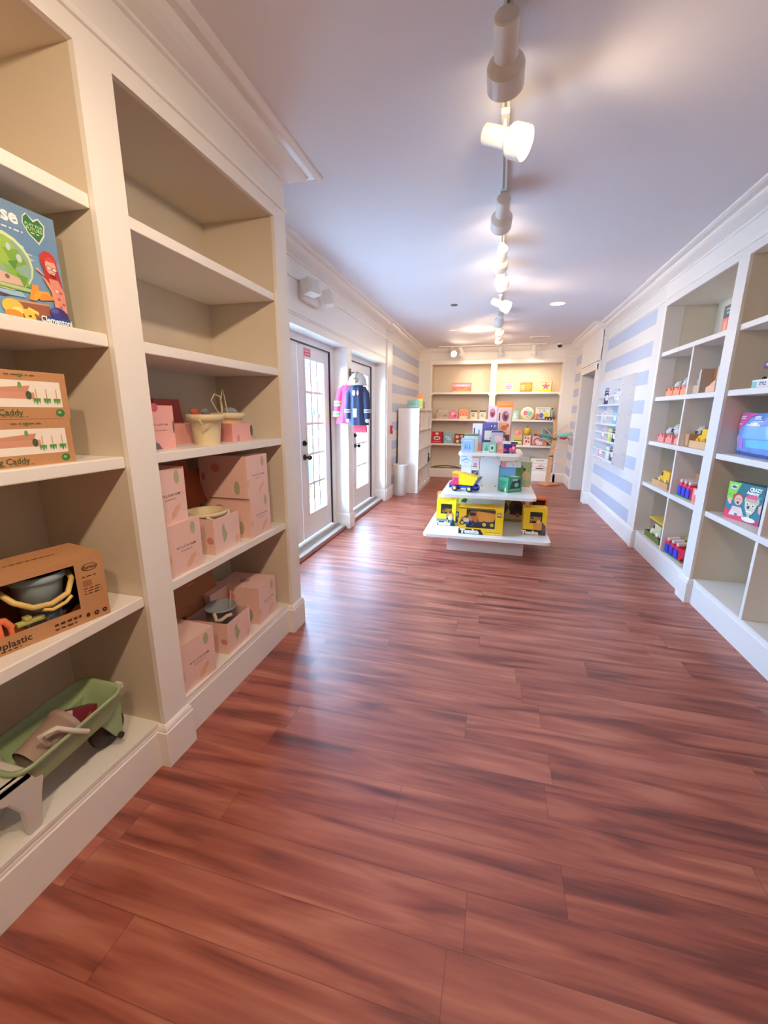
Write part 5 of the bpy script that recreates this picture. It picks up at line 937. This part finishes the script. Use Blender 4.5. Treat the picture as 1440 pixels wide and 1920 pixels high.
def carrier(y, z, n, label, rz=0):
    t = thing('toy_carrier', label, 'toy', (1.655, y, z), R_+RAD(rz)); w = .09*n+.04; RC = mat('#dc2440', .4, 'plastic')
    MB().box(-w/2-.02, w/2+.03, -.012, .15, 0, .008, mat('#6fb06a', .5, 'plastic')).build('green_base', t, bevel=.003)
    MB().box(-w/2, w/2, 0, .13, .008, .115, RC).prism([(w/2, .02), (w/2+.05, .06), (w/2+.05, .115), (w/2, .115)], 0, .13, RC).build('red_body', t, bevel=.006)
    for k in range(n):
        x = -w/2+.055+k*.088; MB().box(x-.033, x+.033, -.012, .003, .012, .095, mat('#3048d8', .35, 'plastic')).build('blue_door', t, bevel=.008)
        MB().cyl((x, .0, .135), (x, .09, .145), .022, mat('#f0dcd4', .45, 'plastic')).build('white_roller', t)
        MB().box(x-.02, x+.02, -.004, .04, .10, .13, mat('#ec4a6a', .4, 'plastic')).build('pink_holder', t, bevel=.004)
    return t
carrier(4.22, .77, 3, 'red carrier with three blue doors and white rollers on the fourth shelf')
carrier(4.26, .205, 3, 'red carrier with blue doors and white rollers on the bottom shelf', 4)
RB_('pink_parts_pack', 'pale pink upright pack beside the pillar on the fourth shelf', 'pack', 3.95, .77, .10, .05, .13, '#f09a94', [('r', .3, .6, .7, .9, '#f6f0ee'), ('e', .5, .3, .2, .2, '#e87878')], x=1.63)
carton('brown_card_edge', 'brown card panel standing on edge beside the pillar on the bottom shelf', 'card', (1.645, 3.975, .205), R_, .018, .10, .165, mat('#9c6c4c', .7, 'card'), {})
# nearer bay on the right
pe = thing('sleeping_toy_box', 'small boxed plush with purple headband on the upper shelf of the near bay', 'toy', (1.665, 3.42, 1.67), R_)
MB().box(-.10, .10, 0, .10, 0, .055, mat('#f0ece8', .5, 'card')).face((-.10, 0, 0), (1, 0, 0), (0, 0, 1), .2, .055).art([('r', 0, 0, .3, .8, '#8fc8c0'), ('t', 'STYLE', .62, .5, .38, '#3a3058', 1), ('r', .3, 0, 1, .12, '#f0a0b4')]).build('box_base', pe)
MB().tube([(.05, .05, .05), (.065, .05, .10), (.055, .05, .14)], [.03, .022, .02], mat('#4a2c7a', .6, 'cloth'), 12).build('purple_arm', pe)
MB().box(-.05, .08, .02, .08, .125, .175, mat('#3e2a66', .6, 'cloth')).box(-.025, .08, .018, .05, .135, .165, mat('#f09ab8', .6, 'cloth')).build('headband', pe, bevel=.012, bseg=3)
MB().ball((.035, .05, .07), .035, mat('#d88a3a', .9, 'plush')).ball((-.065, .05, .062), .016, BLACK).build('orange_plush', pe)
mg = thing('magnetic_tile_bag', 'large shiny blue plastic pack with a pink corner on the near bay shelf', 'toy pack', (1.665, 3.44, 1.215), R_+RAD(-4))
BLB = mat('#7aa2e2', .18, 'plastic'); Wb, Hb = .52, .295
nx, nz = 14, 9; V = []; F_ = []
for j in range(nz+1):
    for i in range(nx+1):
        u = i/nx; v = j/nz; bul = (math.sin(PI*u)*math.sin(PI*v))**.5 if 0 < u < 1 and 0 < v < 1 else 0
        V.append(((u-.5)*Wb*(1-.03*math.sin(PI*v)), .05-.045*bul + .004*math.sin(17*u+5*v), v*Hb*(1+.012*math.sin(9*u))))
for j in range(nz):
    for i in range(nx):
        a = j*(nx+1)+i; F_.append((a, a+1, a+nx+2, a+nx+1))
m = MB(); m.add(V, F_, BLB, True); nv = [(x, .10-y, z) for x, y, z in V]; m.add(nv, [f[::-1] for f in F_], BLB, True); m.build('bag', mg)
def on_bag(u, v, off=.0025):
    bul = (math.sin(PI*u)*math.sin(PI*v))**.5 if 0 < u < 1 and 0 < v < 1 else 0
    return ((u-.5)*Wb*(1-.03*math.sin(PI*v)), .05-.045*bul+.004*math.sin(17*u+5*v)-off, v*Hb*(1+.012*math.sin(9*u)))
def patch(m, x0, x1, f0, f1, col, n=8, off=.0025):
    """patch between v=f0(u) and v=f1(u)"""
    V = []; 
    for i in range(n+1):
        u = x0+(x1-x0)*i/n
        for j in range(5):
            v = f0(u)+(f1(u)-f0(u))*j/4; V.append(on_bag(u, v, off))
    m.add(V, [(i*5+j, (i+1)*5+j, (i+1)*5+j+1, i*5+j+1) for i in range(n) for j in range(4)], col, True)
m = MB(); patch(m, .02, .46, lambda u: min(.98, .48+(u-.02)*1.14), lambda u: .985, mat('#f0589a', .2, 'plastic'))
patch(m, .30, .98, lambda u: .42, lambda u: .70, mat('#8cc4f4', .2, 'plastic'), 10); patch(m, .42, .96, lambda u: .22, lambda u: .40, mat('#7cd0f2', .2, 'plastic'), 10)
patch(m, .08, .18, lambda u: .10, lambda u: .46, mat('#dfe9f6', .15, 'plastic')); patch(m, .20, .32, lambda u: .16, lambda u: .40, mat('#c486e2', .2, 'plastic')); patch(m, .35, .7, lambda u: .71, lambda u: .75, mat('#e4effa', .2, 'plastic'))
patch(m, .05, .95, lambda u: .02, lambda u: .09, mat('#3c5490', .2, 'plastic'), 10, .003); m.build('printed_panels', mg)
m = MB()
for a_, b_, v_ in ((.07, .20, .90), (.07, .22, .85), (.08, .17, .72), (.50, .76, .80)): patch(m, a_, b_, lambda u: v_, lambda u: v_+.02, '#fbe4ee', 4, .004)
m.face((-Wb/2, .004, 0), (1, 0, 0), (0, 0, 1), Wb, Hb).art([('t', 'ARTIC', .66, .885, .075, '#f4f8fc', 1.2)]); m.build('lettering', mg)
ca = RB_('science_kit_box', 'teal science kit box with a skull model and shouting child picture, near bay', 'box', 3.385, .77, .30, .07, .262, '#2f7c8c', {'F': [
 ('r', 0, .6, 1, 1, '#1e6a72'), ('p', [(0, .55), (0, 1), (.36, 1), (.14, .42)], '#8cd23c'), ('p', [(.06, .92), (.27, .94), (.22, .80), (.09, .80)], '#e4e8e0'), ('e', .165, .87, .07, .035, '#4a5a58'), ('t', 'CRAZY', .76, .885, .095, '#f6f8f4', 1.5, .85), ('t', 'Anatomy', .70, .795, .085, '#f6f8f4', 1.5, .85), ('l', .66, .95, .72, .012, '#d0e4e0'), ('l', .72, .95, .69, .012, '#d0e4e0'), ('l', .02, .12, .66, .014, '#4a8a1c'), ('l', .02, .13, .62, .014, '#4a8a1c'),
 ('r', 0, 0, 1, .14, '#c82c62'), ('p', [(0, 0), (0, .28), (.22, .22), (.45, .12), (.6, 0)], '#e03a5c'), ('e', .33, .60, .16, .12, '#b8452e'), ('e', .35, .54, .115, .14, '#f0b4a0'), ('e', .345, .475, .035, .035, '#3a0c10'), ('e', .31, .57, .018, .012, '#5a3a30'), ('e', .39, .57, .018, .012, '#5a3a30'), ('p', [(.22, .36), (.47, .36), (.58, .14), (.14, .10)], '#f4d0c4'), ('e', .10, .50, .06, .06, '#f2b8a4'), ('e', .13, .44, .05, .05, '#f2b8a4'),
 ('e', .72, .60, .20, .15, '#d8ccb0'), ('e', .71, .68, .155, .08, '#e84a78'), ('e', .71, .60, .16, .05, '#cbb894'), ('p', [(.54, .56), (.88, .56), (.84, .36), (.77, .24), (.64, .24), (.56, .40)], '#ddd2b6'), ('e', .62, .50, .055, .045, '#f6f4ec'), ('e', .62, .50, .022, .02, '#1d1a18'), ('e', .77, .475, .055, .045, '#f6f4ec'), ('e', .77, .475, .022, .02, '#1d1a18'), ('e', .655, .42, .035, .045, '#3a2a20'), ('r', .62, .29, .78, .33, '#f4f0e4'), ('r', .66, .16, .74, .25, '#c9c4b8'), ('e', .72, .10, .19, .065, '#f4eef0'), ('p', [(.92, .50), (1, .56), (1, .30), (.94, .34)], '#f0b8a4'), ('e', .30, .17, .13, .06, '#f0e4e6'), ('e', .36, .15, .05, .04, '#7a6a74')],
 'R': [('r', 0, 0, 1, 1, '#235a66')], 'L': [('r', 0, 0, 1, 1, '#235a66')], 'T': [('r', 0, 0, 1, 1, '#3c7c80')]}, x=1.695, rz=14)
of = thing('orange_figure_toy', 'orange and blue boxed figure right of the near bay divider', 'toy', (1.68, 2.86, .77), R_)
MB().box(-.09, .09, 0, .06, 0, .04, mat('#2a5aa8', .5)).build('blue_base', of, bevel=.006); MB().tube([(0, .03, .04), (0, .03, .10), (0, .03, .15)], [.04, .055, .03], mat('#e88a5a', .5, 'plastic'), 14).build('torso', of); MB().ball((0, .03, .185), .032, mat('#f0b890', .5, 'plastic')).build('head', of)
